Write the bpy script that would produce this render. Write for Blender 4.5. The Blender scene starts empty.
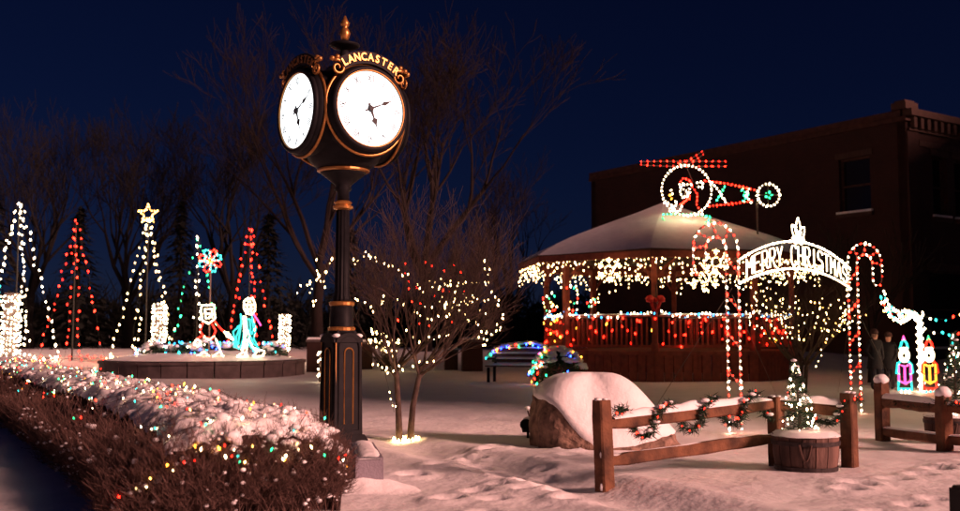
import bpy, math, random
from mathutils import Vector, Matrix, noise
R = math.radians
V = Vector
sc = bpy.context.scene

# ------------------------------------------------------------------ camera
CAM_Z = 1.4
F = 1000.0                      # focal length in pixels of a 960 px wide frame
PITCH = math.atan((335 - 255.5) / F)
cam_d = bpy.data.cameras.new('camera')
cam_d.sensor_width = 36.0
cam_d.lens = 36.0 * F / 960.0
cam_d.clip_start = 0.1
cam_d.clip_end = 2000
cam_d.dof.use_dof = True
cam_d.dof.focus_distance = 12.6
cam_d.dof.aperture_fstop = 1.6
cam = bpy.data.objects.new('camera', cam_d)
sc.collection.objects.link(cam)
cam.location = (0, 0, CAM_Z)
cam.rotation_euler = (R(90) + PITCH, 0, 0)
sc.camera = cam

# ------------------------------------------------------------------ sky, low warm light, exposure
SUN_AZ = 60.0                   # degrees to the right of straight behind the camera
SUN_EL = 18.5
world = bpy.data.worlds.new('World')
sc.world = world
world.use_nodes = True
wn, wl = world.node_tree.nodes, world.node_tree.links
wn.clear()
sky = wn.new('ShaderNodeTexSky')
sky.sky_type = 'NISHITA'
sky.sun_disc = False
sky.sun_elevation = R(SUN_EL)
sky.sun_rotation = R(180 - SUN_AZ)
sky.air_density = 1.0
sky.dust_density = 0.0
sky.ozone_density = 6.0
tint = wn.new('ShaderNodeMix')
tint.data_type = 'RGBA'
tint.blend_type = 'MULTIPLY'
tint.inputs[0].default_value = 1.0
tint.inputs[7].default_value = (0.22, 0.24, 0.60, 1)
bg = wn.new('ShaderNodeBackground')
bg.inputs['Strength'].default_value = 0.0050
wo = wn.new('ShaderNodeOutputWorld')
wl.new(sky.outputs[0], tint.inputs[6])
wl.new(tint.outputs[2], bg.inputs['Color'])
wl.new(bg.outputs[0], wo.inputs['Surface'])

sun_d = bpy.data.lights.new('sun', 'SUN')
sun_d.energy = 4.1
sun_d.angle = R(13)
sun_d.color = (1.0, 0.47, 0.385)
sun = bpy.data.objects.new('sun', sun_d)
sc.collection.objects.link(sun)
to_sun = V((math.sin(R(SUN_AZ)) * math.cos(R(SUN_EL)), -math.cos(R(SUN_AZ)) * math.cos(R(SUN_EL)), math.sin(R(SUN_EL))))
sun.rotation_euler = to_sun.to_track_quat('Z', 'Y').to_euler()

vs = sc.view_settings
vs.view_transform = 'Standard'
vs.look = 'None'
vs.exposure = 0.7
vs.gamma = 1.0
vs.use_curve_mapping = False
sc.render.engine = 'CYCLES'
sc.cycles.use_denoising = True
sc.cycles.use_light_tree = True
sc.cycles.max_bounces = 5
sc.cycles.diffuse_bounces = 3
sc.cycles.glossy_bounces = 2
sc.cycles.sample_clamp_indirect = 2.0
sc.cycles.sample_clamp_direct = 0.0
sc.cycles.caustics_reflective = False
sc.cycles.caustics_refractive = False

COL = sc.collection

# ------------------------------------------------------------------ placing helpers (photo survey -> metres)
_c, _s = math.cos(PITCH), math.sin(PITCH)
def at(px, py, Y):
    u, v = (px - 480) / F, (255.5 - py) / F
    k = Y / (_c - v * _s)
    return V((k * u, Y, CAM_Z + k * (_s + v * _c)))
def smooth(a, b, x):
    t = min(1, max(0, (x - a) / (b - a)))
    return t * t * (3 - 2 * t)
rngF = random.Random(5)
PRINTS = []
for (x0, y0, x1, y1, n) in ((0.75, 8.5, -0.3, 12.2, 11), (0.1, 8.0, 1.2, 13.0, 10), (-0.2, 8.7, 0.6, 10.2, 5), (2.2, 7.4, 5.6, 9.6, 9), (-0.6, 10.2, 0.9, 14.5, 9), (3.2, 9.0, 5.4, 11.0, 7)):
    for i in range(n):
        t = i / (n - 1)
        PRINTS.append((x0 + (x1 - x0) * t + rngF.uniform(-.1, .1), y0 + (y1 - y0) * t + rngF.uniform(-.08, .08), rngF.uniform(.08, .12), rngF.uniform(.032, .06)))
def G(x, y, fine=True):
    h = 0.62 * smooth(40.0, 46.0, y)
    h += 0.05 * noise.noise(V((x * .25, y * .25, 3.1)))
    # shallow trough running from beside the tree to the fence corner
    ax, ay, bx, by = -1.1, 13.4, 2.1, 7.2
    t = ((x - ax) * (bx - ax) + (y - ay) * (by - ay)) / ((bx - ax) ** 2 + (by - ay) ** 2)
    if -0.15 < t < 1.3:
        d = math.hypot(x - ax - t * (bx - ax), y - ay - t * (by - ay))
        h -= 0.085 * math.exp(-(d / .34) ** 2) * smooth(-.15, .1, t)
        h += 0.03 * math.exp(-((d - .62) / .2) ** 2)
    if fine and 2 < y < 30 and abs(x) < 16:
        h += 0.022 * noise.noise(V((x * 1.1, y * 1.1, 7.7))) + 0.012 * noise.noise(V((x * 3.1, y * 3.1, 1.3)))
        for (fx, fy, fr, fd) in PRINTS:
            d2 = (x - fx) ** 2 + (y - fy) ** 2
            if d2 < .2:
                d = math.sqrt(d2)
                h += -fd * math.exp(-(d / fr) ** 2) + fd * .55 * math.exp(-((d - fr * 1.7) / (fr * .6)) ** 2)
    return h
def gp(px, py):
    """ground point seen at a surveyed pixel"""
    Y = 1400 / max(4, py - 335)
    for _ in range(12):
        p = at(px, py, Y)
        Y += (p.z - G(p.x, Y, False)) * Y / 1.4 * .8
        Y = max(3, min(80, Y))
    p = at(px, py, Y)
    return V((p.x, Y, G(p.x, Y)))

# ------------------------------------------------------------------ materials
MATS = {}
def mat(name, color, rough=.7, var=.0, scale=6.0, bump=0.0, bscale=40.0, metal=0.0, spec=.3, c2=None, stretch=(1, 1, 1)):
    if name in MATS: return MATS[name]
    m = bpy.data.materials.new(name); m.use_nodes = True
    n, l = m.node_tree.nodes, m.node_tree.links
    b = n['Principled BSDF']
    b.inputs['Roughness'].default_value = rough
    b.inputs['Metallic'].default_value = metal
    b.inputs['Specular IOR Level'].default_value = spec
    tc = n.new('ShaderNodeTexCoord'); mp = n.new('ShaderNodeMapping')
    mp.inputs['Scale'].default_value = stretch
    l.new(tc.outputs['Object'], mp.inputs[0])
    nz = n.new('ShaderNodeTexNoise'); nz.inputs['Scale'].default_value = scale; nz.inputs['Detail'].default_value = 6
    l.new(mp.outputs[0], nz.inputs['Vector'])
    rp = n.new('ShaderNodeValToRGB')
    a = color if c2 is None else c2
    lo = tuple(max(0, c * (1 - var)) for c in a); hi = tuple(min(1, c * (1 + var)) for c in color)
    rp.color_ramp.elements[0].position = .32; rp.color_ramp.elements[1].position = .68
    rp.color_ramp.elements[0].color = lo + (1,); rp.color_ramp.elements[1].color = hi + (1,)
    l.new(nz.outputs[0], rp.inputs[0]); l.new(rp.outputs[0], b.inputs['Base Color'])
    if bump:
        n2 = n.new('ShaderNodeTexNoise'); n2.inputs['Scale'].default_value = bscale; n2.inputs['Detail'].default_value = 8
        l.new(mp.outputs[0], n2.inputs['Vector'])
        bp = n.new('ShaderNodeBump'); bp.inputs['Strength'].default_value = bump; bp.inputs['Distance'].default_value = .03
        l.new(n2.outputs[0], bp.inputs['Height']); l.new(bp.outputs[0], b.inputs['Normal'])
    MATS[name] = m
    return m
def glow(name, color, strength):
    if name in MATS: return MATS[name]
    m = bpy.data.materials.new(name); m.use_nodes = True
    n, l = m.node_tree.nodes, m.node_tree.links
    b = n['Principled BSDF']
    b.inputs['Base Color'].default_value = (*[min(.9, c * .5 + .1) for c in color], 1)
    b.inputs['Emission Color'].default_value = (*color, 1)
    b.inputs['Emission Strength'].default_value = strength
    MATS[name] = m
    return m

SNOW = mat('snow', (.86, .86, .88), .55, .05, 1.6, .55, 9.0, spec=.25)
SNOWCAP = mat('snow_cap', (.86, .86, .88), .6, .05, 5, .35, 14.0, spec=.25)
BLACK = mat('black_paint', (.010, .010, .012), .5, .25, 9, .06, 60, spec=.08)
GOLD = mat('gold_trim', (.42, .20, .06), .35, .2, 12, metal=.7)
WOOD = mat('weathered_fence_wood', (.15, .065, .032), .8, .35, 4, .5, 22, stretch=(1, 1, 1), c2=(.075, .032, .018))
RAILRED = mat('red_brown_wood', (.20, .045, .03), .7, .25, 7, .25, 30)
DARKWOOD = mat('dark_roof_wood', (.07, .03, .022), .75, .3, 5, .25, 30)
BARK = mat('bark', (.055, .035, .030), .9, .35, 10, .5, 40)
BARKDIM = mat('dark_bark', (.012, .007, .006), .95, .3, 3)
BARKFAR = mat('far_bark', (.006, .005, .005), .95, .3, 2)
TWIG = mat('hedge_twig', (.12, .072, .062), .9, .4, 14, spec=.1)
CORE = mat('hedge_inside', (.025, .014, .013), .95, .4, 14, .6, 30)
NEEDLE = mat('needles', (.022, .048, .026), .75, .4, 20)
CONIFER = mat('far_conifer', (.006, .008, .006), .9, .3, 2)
STONE = mat('boulder_stone', (.24, .155, .115), .9, .4, 7, 1.0, 16, c2=(.10, .062, .05))
CONC = mat('concrete', (.22, .20, .24), .85, .12, 5, .25, 50)
DCONC = mat('dark_concrete', (.10, .075, .075), .85, .25, 3, .35, 20)
STEEL = mat('frame_steel', (.16, .12, .10), .5, .2, 9, metal=.3)
WIRE = mat('wire', (.012, .016, .012), .6, .2, 9)
BARREL = mat('barrel_oak', (.13, .075, .06), .8, .4, 5, .5, 24, stretch=(1, 1, .25), c2=(.06, .036, .032))
HOOP = mat('barrel_hoop', (.045, .035, .035), .55, .4, 15, metal=.5)
SOIL = mat('soil', (.05, .032, .025), .95, .3, 20)
COAT = mat('dark_coat', (.014, .012, .016), .9, .3, 12)
PANTS = mat('dark_trousers', (.018, .016, .022), .9, .3, 12)
SKIN = mat('skin', (.42, .22, .16), .6, .08, 12)
KNIT = mat('knit_hat', (.05, .02, .02), .95, .3, 40)
REDBOW = mat('red_ribbon', (.45, .02, .02), .5, .2, 9)
GLASSD = mat('dark_window_glass', (.008, .008, .012), .12, .2, 2, spec=.6)
STONETRIM = mat('sandstone_trim', (.075, .040, .031), .8, .2, 6, .2, 30)
DIAL = glow('lit_dial', (.93, .98, 1.0), 1.35)
INK = mat('dial_ink', (.03, .03, .035), .6, .1, 5)
INKFAINT = mat('dial_grey', (.30, .32, .34), .6, .1, 5)

def brick_mat():
    m = bpy.data.materials.new('brick_wall'); m.use_nodes = True
    n, l = m.node_tree.nodes, m.node_tree.links
    b = n['Principled BSDF']; b.inputs['Roughness'].default_value = .9
    tc = n.new('ShaderNodeTexCoord')
    mp = n.new('ShaderNodeMapping'); mp.inputs['Rotation'].default_value = (R(90), 0, 0)
    l.new(tc.outputs['Object'], mp.inputs[0])
    br = n.new('ShaderNodeTexBrick'); br.inputs['Scale'].default_value = 4.0
    br.inputs['Color1'].default_value = (.062, .019, .013, 1); br.inputs['Color2'].default_value = (.043, .014, .011, 1)
    br.inputs['Mortar'].default_value = (.05, .033, .028, 1); br.inputs['Mortar Size'].default_value = .012
    l.new(mp.outputs[0], br.inputs['Vector'])
    nz = n.new('ShaderNodeTexNoise'); nz.inputs['Scale'].default_value = .7; nz.inputs['Detail'].default_value = 7
    l.new(tc.outputs['Object'], nz.inputs['Vector'])
    mx = n.new('ShaderNodeMix'); mx.data_type = 'RGBA'; mx.blend_type = 'MULTIPLY'; mx.inputs[0].default_value = .7
    rp = n.new('ShaderNodeValToRGB'); rp.color_ramp.elements[0].color = (.5, .5, .5, 1); rp.color_ramp.elements[0].position = .3; rp.color_ramp.elements[1].position = .7
    l.new(nz.outputs[0], rp.inputs[0]); l.new(br.outputs[0], mx.inputs[6]); l.new(rp.outputs[0], mx.inputs[7]); l.new(mx.outputs[2], b.inputs['Base Color'])
    bp = n.new('ShaderNodeBump'); bp.inputs['Strength'].default_value = .4; bp.inputs['Distance'].default_value = .02
    l.new(br.outputs['Fac'], bp.inputs['Height']); bp.invert = True; l.new(bp.outputs[0], b.inputs['Normal'])
    return m
BRICK = brick_mat()

# bulb colours: (emission colour, strength)
HUE = {'warm': ((1.0, .62, .25), 15), 'white': ((1.0, .74, .44), 17), 'red': ((1.0, .011, .004), 15), 'green': ((.01, .62, .20), 8),
       'teal': ((.01, .52, .44), 7), 'blue': ((.015, .07, 1.0), 14), 'cyan': ((.01, .30, .85), 9), 'amber': ((1.0, .32, .02), 12),
       'pink': ((1.0, .06, .32), 10), 'gold': ((1.0, .48, .10), 12)}
def vary(m, s):
    n, l = m.node_tree.nodes, m.node_tree.links
    g = n.new('ShaderNodeNewGeometry'); mr = n.new('ShaderNodeMapRange')
    mr.inputs['From Min'].default_value = 0.0; mr.inputs['To Min'].default_value = s * .12; mr.inputs['To Max'].default_value = s * 1.75
    l.new(g.outputs['Random Per Island'], mr.inputs['Value']); l.new(mr.outputs[0], n['Principled BSDF'].inputs['Emission Strength'])
    return m
BULB = {k: glow('bulb_' + k, c, s) for k, (c, s) in HUE.items()}
for k, (c, s) in HUE.items(): vary(BULB[k], s)
ROPE = {k: glow('rope_' + k, c, max(1.6, s * .2)) for k, (c, s) in HUE.items()}

# ------------------------------------------------------------------ mesh builder
BASE = {}
class MB:
    def __init__(self): self.v = []; self.f = []
    def add(self, vs_, fs_):
        o = len(self.v); self.v += [tuple(p) for p in vs_]; self.f += [tuple(i + o for i in f) for f in fs_]
    def box(self, c, s, rz=0, rx=0, ry=0, top=1.0):
        M = Matrix.Rotation(rz, 3, 'Z') @ Matrix.Rotation(ry, 3, 'Y') @ Matrix.Rotation(rx, 3, 'X')
        pts = []
        for z in (-1, 1):
            k = top if z > 0 else 1
            for x, y in ((-1, -1), (1, -1), (1, 1), (-1, 1)):
                pts.append(V(c) + M @ V((x * s[0] / 2 * k, y * s[1] / 2 * k, z * s[2] / 2)))
        self.add(pts, [(3, 2, 1, 0), (4, 5, 6, 7), (0, 1, 5, 4), (1, 2, 6, 5), (2, 3, 7, 6), (3, 0, 4, 7)])
    def tube(self, pts, r, n=5, caps=True, closed=False):
        pts = [V(p) for p in pts]; k = len(pts)
        rs = r if isinstance(r, (list, tuple)) else [r] * k
        ring = []; prev = None
        for i, p in enumerate(pts):
            if closed: d = pts[(i + 1) % k] - pts[i - 1]
            else: d = pts[min(i + 1, k - 1)] - pts[max(i - 1, 0)]
            d = d.normalized() if d.length > 1e-9 else V((0, 0, 1))
            a = d.orthogonal().normalized() if prev is None else (prev - d * prev.dot(d)).normalized() if (prev - d * prev.dot(d)).length > 1e-6 else d.orthogonal().normalized()
            prev = a; b = d.cross(a)
            ring += [p + (a * math.cos(2 * math.pi * j / n) + b * math.sin(2 * math.pi * j / n)) * rs[i] for j in range(n)]
        fs = []
        for i in range(k if closed else k - 1):
            i2 = (i + 1) % k
            for j in range(n):
                fs.append((i * n + j, i * n + (j + 1) % n, i2 * n + (j + 1) % n, i2 * n + j))
        if caps and not closed: fs += [tuple(range(n - 1, -1, -1)), tuple(range((k - 1) * n, k * n))]
        self.add(ring, fs)
    def lathe(self, prof, c=(0, 0, 0), n=24, M=None, ph=0.0, flute=0.0, nf=0):
        vs_ = []; c = V(c)
        for (r, z) in prof:
            for j in range(n):
                a = 2 * math.pi * j / n + ph
                rr = r * (1 + (flute * math.cos(nf * a) if flute else 0))
                p = V((rr * math.cos(a), rr * math.sin(a), z))
                vs_.append(c + (M @ p if M else p))
        fs = []
        for i in range(len(prof) - 1):
            for j in range(n):
                fs.append((i * n + j, i * n + (j + 1) % n, (i + 1) * n + (j + 1) % n, (i + 1) * n + j))
        fs += [tuple(range(n - 1, -1, -1)), tuple(range((len(prof) - 1) * n, len(prof) * n))]
        self.add(vs_, fs)
    def bulb(self, p, r, L=1.5, ax=None):
        p = V(p); ax = V(ax).normalized() if ax is not None else V((0, 0, 1))
        a = ax.orthogonal().normalized(); b = ax.cross(a)
        self.add([p + a * r, p + b * r, p - a * r, p - b * r, p + ax * r * L, p - ax * r * L],
                 [(0, 1, 4), (1, 2, 4), (2, 3, 4), (3, 0, 4), (1, 0, 5), (2, 1, 5), (3, 2, 5), (0, 3, 5)])
    def blob(self, c, r, sq=(1, 1, 1), rng=random, jit=.18, n=7, m=4):
        c = V(c); vs_ = []; ph = rng.random() * 6
        for i in range(1, m):
            th = math.pi * i / m
            for j in range(n):
                a = 2 * math.pi * j / n + ph; k = r * (1 + rng.uniform(-jit, jit))
                vs_.append(c + V((k * math.sin(th) * math.cos(a) * sq[0], k * math.sin(th) * math.sin(a) * sq[1], k * math.cos(th) * sq[2])))
        vs_ += [c + V((0, 0, r * sq[2])), c - V((0, 0, r * sq[2]))]
        fs = []
        for i in range(m - 2):
            for j in range(n):
                fs.append((i * n + j, (i + 1) * n + j, (i + 1) * n + (j + 1) % n, i * n + (j + 1) % n))
        t = len(vs_) - 2
        for j in range(n):
            fs.append((t, j, (j + 1) % n)); fs.append((t + 1, (m - 2) * n + (j + 1) % n, (m - 2) * n + j))
        self.add(vs_, fs)
    def build(self, name, m, parent=None, base=None, smooth_=False, kind=None, label=None):
        if parent is not None: base = BASE[parent.name]
        base = V(base) if base is not None else V((0, 0, 0))
        me = bpy.data.meshes.new(name)
        me.from_pydata([(x - base.x, y - base.y, z - base.z) for x, y, z in self.v], [], self.f)
        me.materials.append(m)
        if smooth_: me.polygons.foreach_set('use_smooth', [True] * len(me.polygons))
        me.update()
        o = bpy.data.objects.new(name, me); COL.objects.link(o)
        if parent is not None: o.parent = parent
        else: o.location = base
        BASE[o.name] = base
        if kind: o['kind'] = kind
        if label: o['label'] = label
        return o
def thing(name, base, label, cat, group=None):
    o = bpy.data.objects.new(name, None); COL.objects.link(o)
    o.empty_display_size = .2
    o.location = base; BASE[o.name] = V(base)
    o['label'] = label; o['category'] = cat
    if group: o['group'] = group
    return o
def tag(o, label, cat, group=None):
    o['label'] = label; o['category'] = cat
    if group: o['group'] = group
    return o
def share(src, parent, off=(0, 0, 0), rz=0, name=None):
    """a copied part, sharing its mesh, under the given parent"""
    o = src.copy(); COL.objects.link(o); o.parent = parent
    o.location = off; o.rotation_euler = (0, 0, rz); o.name = name or src.name.split('.')[0]
    BASE[o.name] = BASE[parent.name]
    return o
def along(pts, step, closed=False):
    """points at even spacing along a polyline"""
    pts = [V(p) for p in pts]
    if closed: pts = pts + [pts[0]]
    out = []; acc = 0.0
    for a, b in zip(pts, pts[1:]):
        L = (b - a).length
        if L < 1e-9: continue
        while acc <= L:
            out.append(a.lerp(b, acc / L)); acc += step
        acc -= L
    return out
def sag(a, b, drop, n=8):
    a, b = V(a), V(b)
    return [a.lerp(b, i / n) - V((0, 0, drop * 4 * (i / n) * (1 - i / n))) for i in range(n + 1)]
rngB = random.Random(77)
def bulbs(parent, spots, r, jit=0.0, hang=True):
    """spots: {colour: [points]} -> one bulb_strand part for each colour"""
    for colr, pts in spots.items():
        mb = MB()
        for p in pts:
            ax = V((rngB.uniform(-.5, .5), rngB.uniform(-.5, .5), 1 if hang else rngB.uniform(-1, 1)))
            q = V(p) + V((rngB.uniform(-jit, jit), rngB.uniform(-jit, jit), rngB.uniform(-jit, jit)))
            mb.bulb(q, r * rngB.uniform(.75, 1.2), rngB.uniform(1.2, 1.9), ax)
        if pts: mb.build('bulb_strand', BULB[colr], parent, kind='stuff')
def wire(parent, lines, r=.005, m=None, name='wire'):
    mb = MB()
    for ln in lines: mb.tube(ln, r, 3)
    return mb.build(name, m or WIRE, parent)
def circ(cx, cy, r, n=24, a0=0, a1=360, ry=None):
    ry = r if ry is None else ry
    return [(cx + r * math.cos(R(a0 + (a1 - a0) * i / n)), cy + ry * math.sin(R(a0 + (a1 - a0) * i / n))) for i in range(n + 1)]
def motif(parent, O, U, W, lines, br, step, frame=.012, rope=0.0):
    """wire-frame light figure: lines = [(colour, [(u, w), ...], part_name)]"""
    U, W = V(U).normalized(), V(W).normalized(); O = V(O)
    T = lambda p: O + U * p[0] + W * p[1] + (U.cross(W) * p[2] if len(p) > 2 else V((0, 0, 0)))
    spots = {}; fr = MB(); ropes = {}
    for ln in lines:
        colr, pl = ln[0], [T(p) for p in ln[1]]
        fr.tube(pl, frame, 4)
        if colr: 
            off = U.cross(W) * -(frame + br * .4)
            if off.y > 0: off = -off
            if rope:
                rm = MB(); rm.tube([p + off for p in pl], rope, 5); rm.build('rope_light', ROPE[colr], parent)
            spots.setdefault(colr, []).extend([p + off for p in along(pl, step)])
    fr.build('wire_frame', STEEL, parent)
    if br: bulbs(parent, spots, br, hang=False)

def text_mesh(txt, size, extrude, bold=0.0):
    cu = bpy.data.curves.new('text', 'FONT'); cu.body = txt; cu.size = size; cu.extrude = extrude; cu.offset = bold
    cu.align_x = 'CENTER'; cu.align_y = 'CENTER'; cu.resolution_u = 3
    o = bpy.data.objects.new('text', cu); COL.objects.link(o)
    dg = bpy.context.evaluated_depsgraph_get()
    me = bpy.data.meshes.new_from_object(o.evaluated_get(dg))
    vs_ = [tuple(v.co) for v in me.vertices]; fs_ = [tuple(p.vertices) for p in me.polygons]
    bpy.data.objects.remove(o); bpy.data.curves.remove(cu); bpy.data.meshes.remove(me)
    return vs_, fs_

# ------------------------------------------------------------------ bare tree generator
def grow(mb, p, d, L, r, lev, rng, nodes, spread=.55, up=.25, sides=(6, 5, 4, 3, 3, 3), kids=(3, 3, 3, 3, 2), maxlev=4, minr=.004, shrink=.7):
    segs = 4 if lev < 2 else 3
    pts = [p]; rad = [r]
    q = p.copy(); dd = d.copy()
    for i in range(segs):
        dd = (dd + V((rng.uniform(-1, 1), rng.uniform(-1, 1), rng.uniform(-.6, 1))) * .16 + V((0, 0, up * .12))).normalized()
        q = q + dd * (L / segs)
        pts.append(q.copy()); rad.append(max(minr, r * (1 - .5 * (i + 1) / segs)))
    mb.tube(pts, rad, sides[min(lev, 5)], caps=False)
    nodes.append((lev, pts))
    if lev >= maxlev: return
    for k in range(kids[min(lev, len(kids) - 1)]):
        t = rng.uniform(.35, 1.0) if k else 1.0
        i = min(segs, max(1, int(round(t * segs))))
        a = rng.uniform(0, 2 * math.pi)
        o = dd.orthogonal().normalized(); o = (Matrix.Rotation(a, 3, dd) @ o)
        nd = (dd + o * rng.uniform(spread * .6, spread * 1.3) + V((0, 0, up * .4))).normalized()
        grow(mb, pts[i], nd, L * rng.uniform(shrink - .1, shrink + .08), rad[i] * .72, lev + 1, rng, nodes, spread, up, sides, kids, maxlev, minr, shrink)

# ================================================================== SETTING
def grid_axis(lo, hi, dense_lo, dense_hi, step, growth=1.18):
    xs = []; x = dense_lo
    while x <= dense_hi: xs.append(x); x += step
    s = step; x = dense_hi
    while x < hi: s *= growth; x += s; xs.append(x)
    s = step; x = dense_lo; pre = []
    while x > lo: s *= growth; x -= s; pre.append(x)
    return pre[::-1] + xs
mb = MB()
gx = grid_axis(-400, 400, -6.5, 8, .065, 1.06); gy = grid_axis(-60, 700, 6.8, 15.5, .06, 1.05)
for y in gy:
    for x in gx: mb.v.append((x, y, G(x, y)))
nx = len(gx)
for j in range(len(gy) - 1):
    for i in range(nx - 1):
        a = j * nx + i; mb.f.append((a, a + 1, a + nx + 1, a + nx))
o = mb.build('snow_ground', SNOW, smooth_=True); o['kind'] = 'structure'

# ------------------------------------------------------------------ brick building
def building():
    H = 11.0
    C = V((18.1, 42.0, 0)); dl = V((-11.5, 17.0, 0)).normalized(); dr = V((-dl.y * -1, 0, 0))
    dr = V((dl.y, -dl.x, 0)).normalized()              # along the street front, away to the right
    base = V((C.x, C.y, .0))
    t = thing('brick_building', base, 'large dark brick building with corbelled cornice rising behind the bandstand', 'building')
    nl = V((-dl.y, dl.x, 0)); nl = nl if nl.dot(V((-1, -1, 0))) > 0 else -nl     # outward normal of side wall
    nr = -dl                                            # outward normal of street front
    LS, LF = 20.5, 16.0
    def slab(mb, a, b, z0, z1, n_, d0, d1):
        """box on a wall between ground points a and b, from depth d0 (inside) to d1 (outside)"""
        ps = [a + n_ * d0, b + n_ * d0, b + n_ * d1, a + n_ * d1]
        vs_ = [V((p.x, p.y, z0)) for p in ps] + [V((p.x, p.y, z1)) for p in ps]
        mb.add(vs_, [(0, 1, 2, 3), (7, 6, 5, 4), (0, 4, 5, 1), (1, 5, 6, 2), (2, 6, 7, 3), (3, 7, 4, 0)])
    def wall(orig, d, n_, L, wins, name):
        """wall with real openings"""
        us = sorted(set([0, L] + [w[0] for w in wins] + [w[1] for w in wins]))
        zs = sorted(set([-.2, H - .5] + [w[2] for w in wins] + [w[3] for w in wins]))
        mb = MB()
        for u0, u1 in zip(us, us[1:]):
            for z0, z1 in zip(zs, zs[1:]):
                um, zm = (u0 + u1) / 2, (z0 + z1) / 2
                if any(w[0] < um < w[1] and w[2] < zm < w[3] for w in wins): continue
                slab(mb, orig + d * u0, orig + d * u1, z0, z1, n_, -.4, 0)
        wo_ = mb.build(name, BRICK, t)
        for (u0, u1, z0, z1) in wins:
            m2 = MB(); slab(m2, orig + d * u0, orig + d * u1, z0, z1, n_, -.34, -.28); w_ = m2.build('window', GLASSD, t)
            m3 = MB()
            slab(m3, orig + d * u0, orig + d * (u0 + .09), z0, z1, n_, -.28, -.18); slab(m3, orig + d * (u1 - .09), orig + d * u1, z0, z1, n_, -.28, -.18)
            slab(m3, orig + d * (u0 + .09), orig + d * (u1 - .09), z1 - .1, z1, n_, -.28, -.18); slab(m3, orig + d * (u0 + .09), orig + d * (u1 - .09), z0, z0 + .1, n_, -.28, -.18)
            zc = (z0 + z1) / 2; slab(m3, orig + d * (u0 + .09), orig + d * (u1 - .09), zc - .04, zc + .04, n_, -.28, -.2)
            m3.build('sash', DARKWOOD, w_)
            m4 = MB(); slab(m4, orig + d * (u0 - .12), orig + d * (u1 + .12), z0 - .18, z0 - .003, n_, .003, .16); s_ = m4.build('sill', STONETRIM, w_)
            m5 = MB(); slab(m5, orig + d * (u0 - .1), orig + d * (u1 + .1), z0, z0 + .10, n_, .006, .15); m5.build('sill_snow', SNOWCAP, w_)
            m6 = MB(); slab(m6, orig + d * (u0 - .15), orig + d * (u1 + .15), z1, z1 + .26, n_, .003, .05); m6.build('lintel', STONETRIM, w_)
    side = [(1.75, 3.35, 6.8, 9.3)]
    front = [(1.9, 3.0, 6.5, 9.2), (3.6, 4.7, 6.5, 9.2), (6.5, 7.6, 6.5, 9.2), (8.2, 9.3, 6.5, 9.2), (1.4, 5.0, .8, 4.2), (6.2, 9.6, .8, 4.2)]
    wall(C, dl, nl, LS, side, 'side_wall')
    wall(C + nr * 0 + dr * 0.0, dr, nr, LF, front, 'street_wall')
    mbk = MB(); slab(mbk, C + dl * LS, C + dl * LS + dr * LF, -.2, H - .5, dl, -.4, -.003); mbk.build('rear_wall', BRICK, t)
    mbk = MB(); slab(mbk, C + dr * LF, C + dr * LF + dl * LS, -.2, H - .5, dr, -.4, -.003); mbk.build('far_wall', BRICK, t)
    mr = MB(); q = [C - dl * .1 - dr * .1, C + dl * (LS + .1) - dr * .1, C + dl * (LS + .1) + dr * (LF + .1), C - dl * .1 + dr * (LF + .1)]
    mr.add([V((p.x, p.y, H - .5 + dz)) for dz in (.003, .2) for p in q], [(3, 2, 1, 0), (4, 5, 6, 7), (0, 1, 5, 4), (1, 2, 6, 5), (2, 3, 7, 6), (3, 0, 4, 7)])
    rf = mr.build('roof', DARKWOOD, t)
    m = MB(); slab(m, C - dr * .02, C + dr * LF, H - .296, H, nr, -.2, .34); slab(m, C + dr * .14, C + dr * LF, H - .9, H - .8, nr, .003, .12)
    co = m.build('street_cornice', STONETRIM, t)
    u = .3
    m = MB(); slab(m, C + dr * .3, C + dr * .52, H - .79, H - .3, nr, .003, .24); den = m.build('dentil', STONETRIM, co)
    while u < 9:
        u += .5; share(den, co, tuple(dr * (u - .3)))
    m = MB(); slab(m, C + dl * .12, C + dl * LS, H - .296, H - .02, nl, -.2, .16); m.build('side_coping', DARKWOOD, t)
    m = MB(); slab(m, C + dr * .9, C + dr * LF, 9.5, 9.75, nr, .003, .07); m.build('belt_course', STONETRIM, t)
    m = MB(); c2 = C + dr * .3 + dl * .2
    m.box((c2.x, c2.y, H + .16), (.9, .7, .3), math.atan2(dr.y, dr.x)); m.box((c2.x, c2.y, H + .36), (.7, .5, .1), math.atan2(dr.y, dr.x)); m.build('corner_pedestal', STONETRIM, t)
    m = MB(); slab(m, C + dr * .0, C + dr * .8, -.2, H - .95, nr, .003, .1); m.build('corner_pilaster', BRICK, t)
    # pipe bracket snow strip on side wall
building()

def shade_block(x0, x1, y0, y1, H, label, floors):  # unseen block added beside the view to keep low sun off the background
    b = V((x0, y0, 0)); t = thing('brick_building', b, label, 'building')
    m = MB(); m.box(((x0 + x1) / 2, (y0 + y1) / 2, H / 2 - .1), (x1 - x0, y1 - y0, H + .2)); m.build('wall', BRICK, t)
    m = MB(); m.box(((x0 + x1) / 2, (y0 + y1) / 2, H + .22), (x1 - x0 + .5, y1 - y0 + .5, .4)); m.build('cornice', STONETRIM, t)
    first = None
    for f in range(floors):
        for k in range(9):
            c = V((x0 - .03, y0 + 1.4 + (y1 - y0 - 2.8) / 8 * k, 1.6 + (H - 1.5) / floors * f))
            if first is None: m = MB(); m.box(c, (.05, 1.2, 1.9)); first = m.build('window', GLASSD, t); c0 = c
            else: share(first, t, tuple(c - c0))
shade_block(16.5, 27.0, 9.0, 31.0, 9.9, 'long three-storey brick block with rows of windows added out of view to shade the back of the park', 3)
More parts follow.
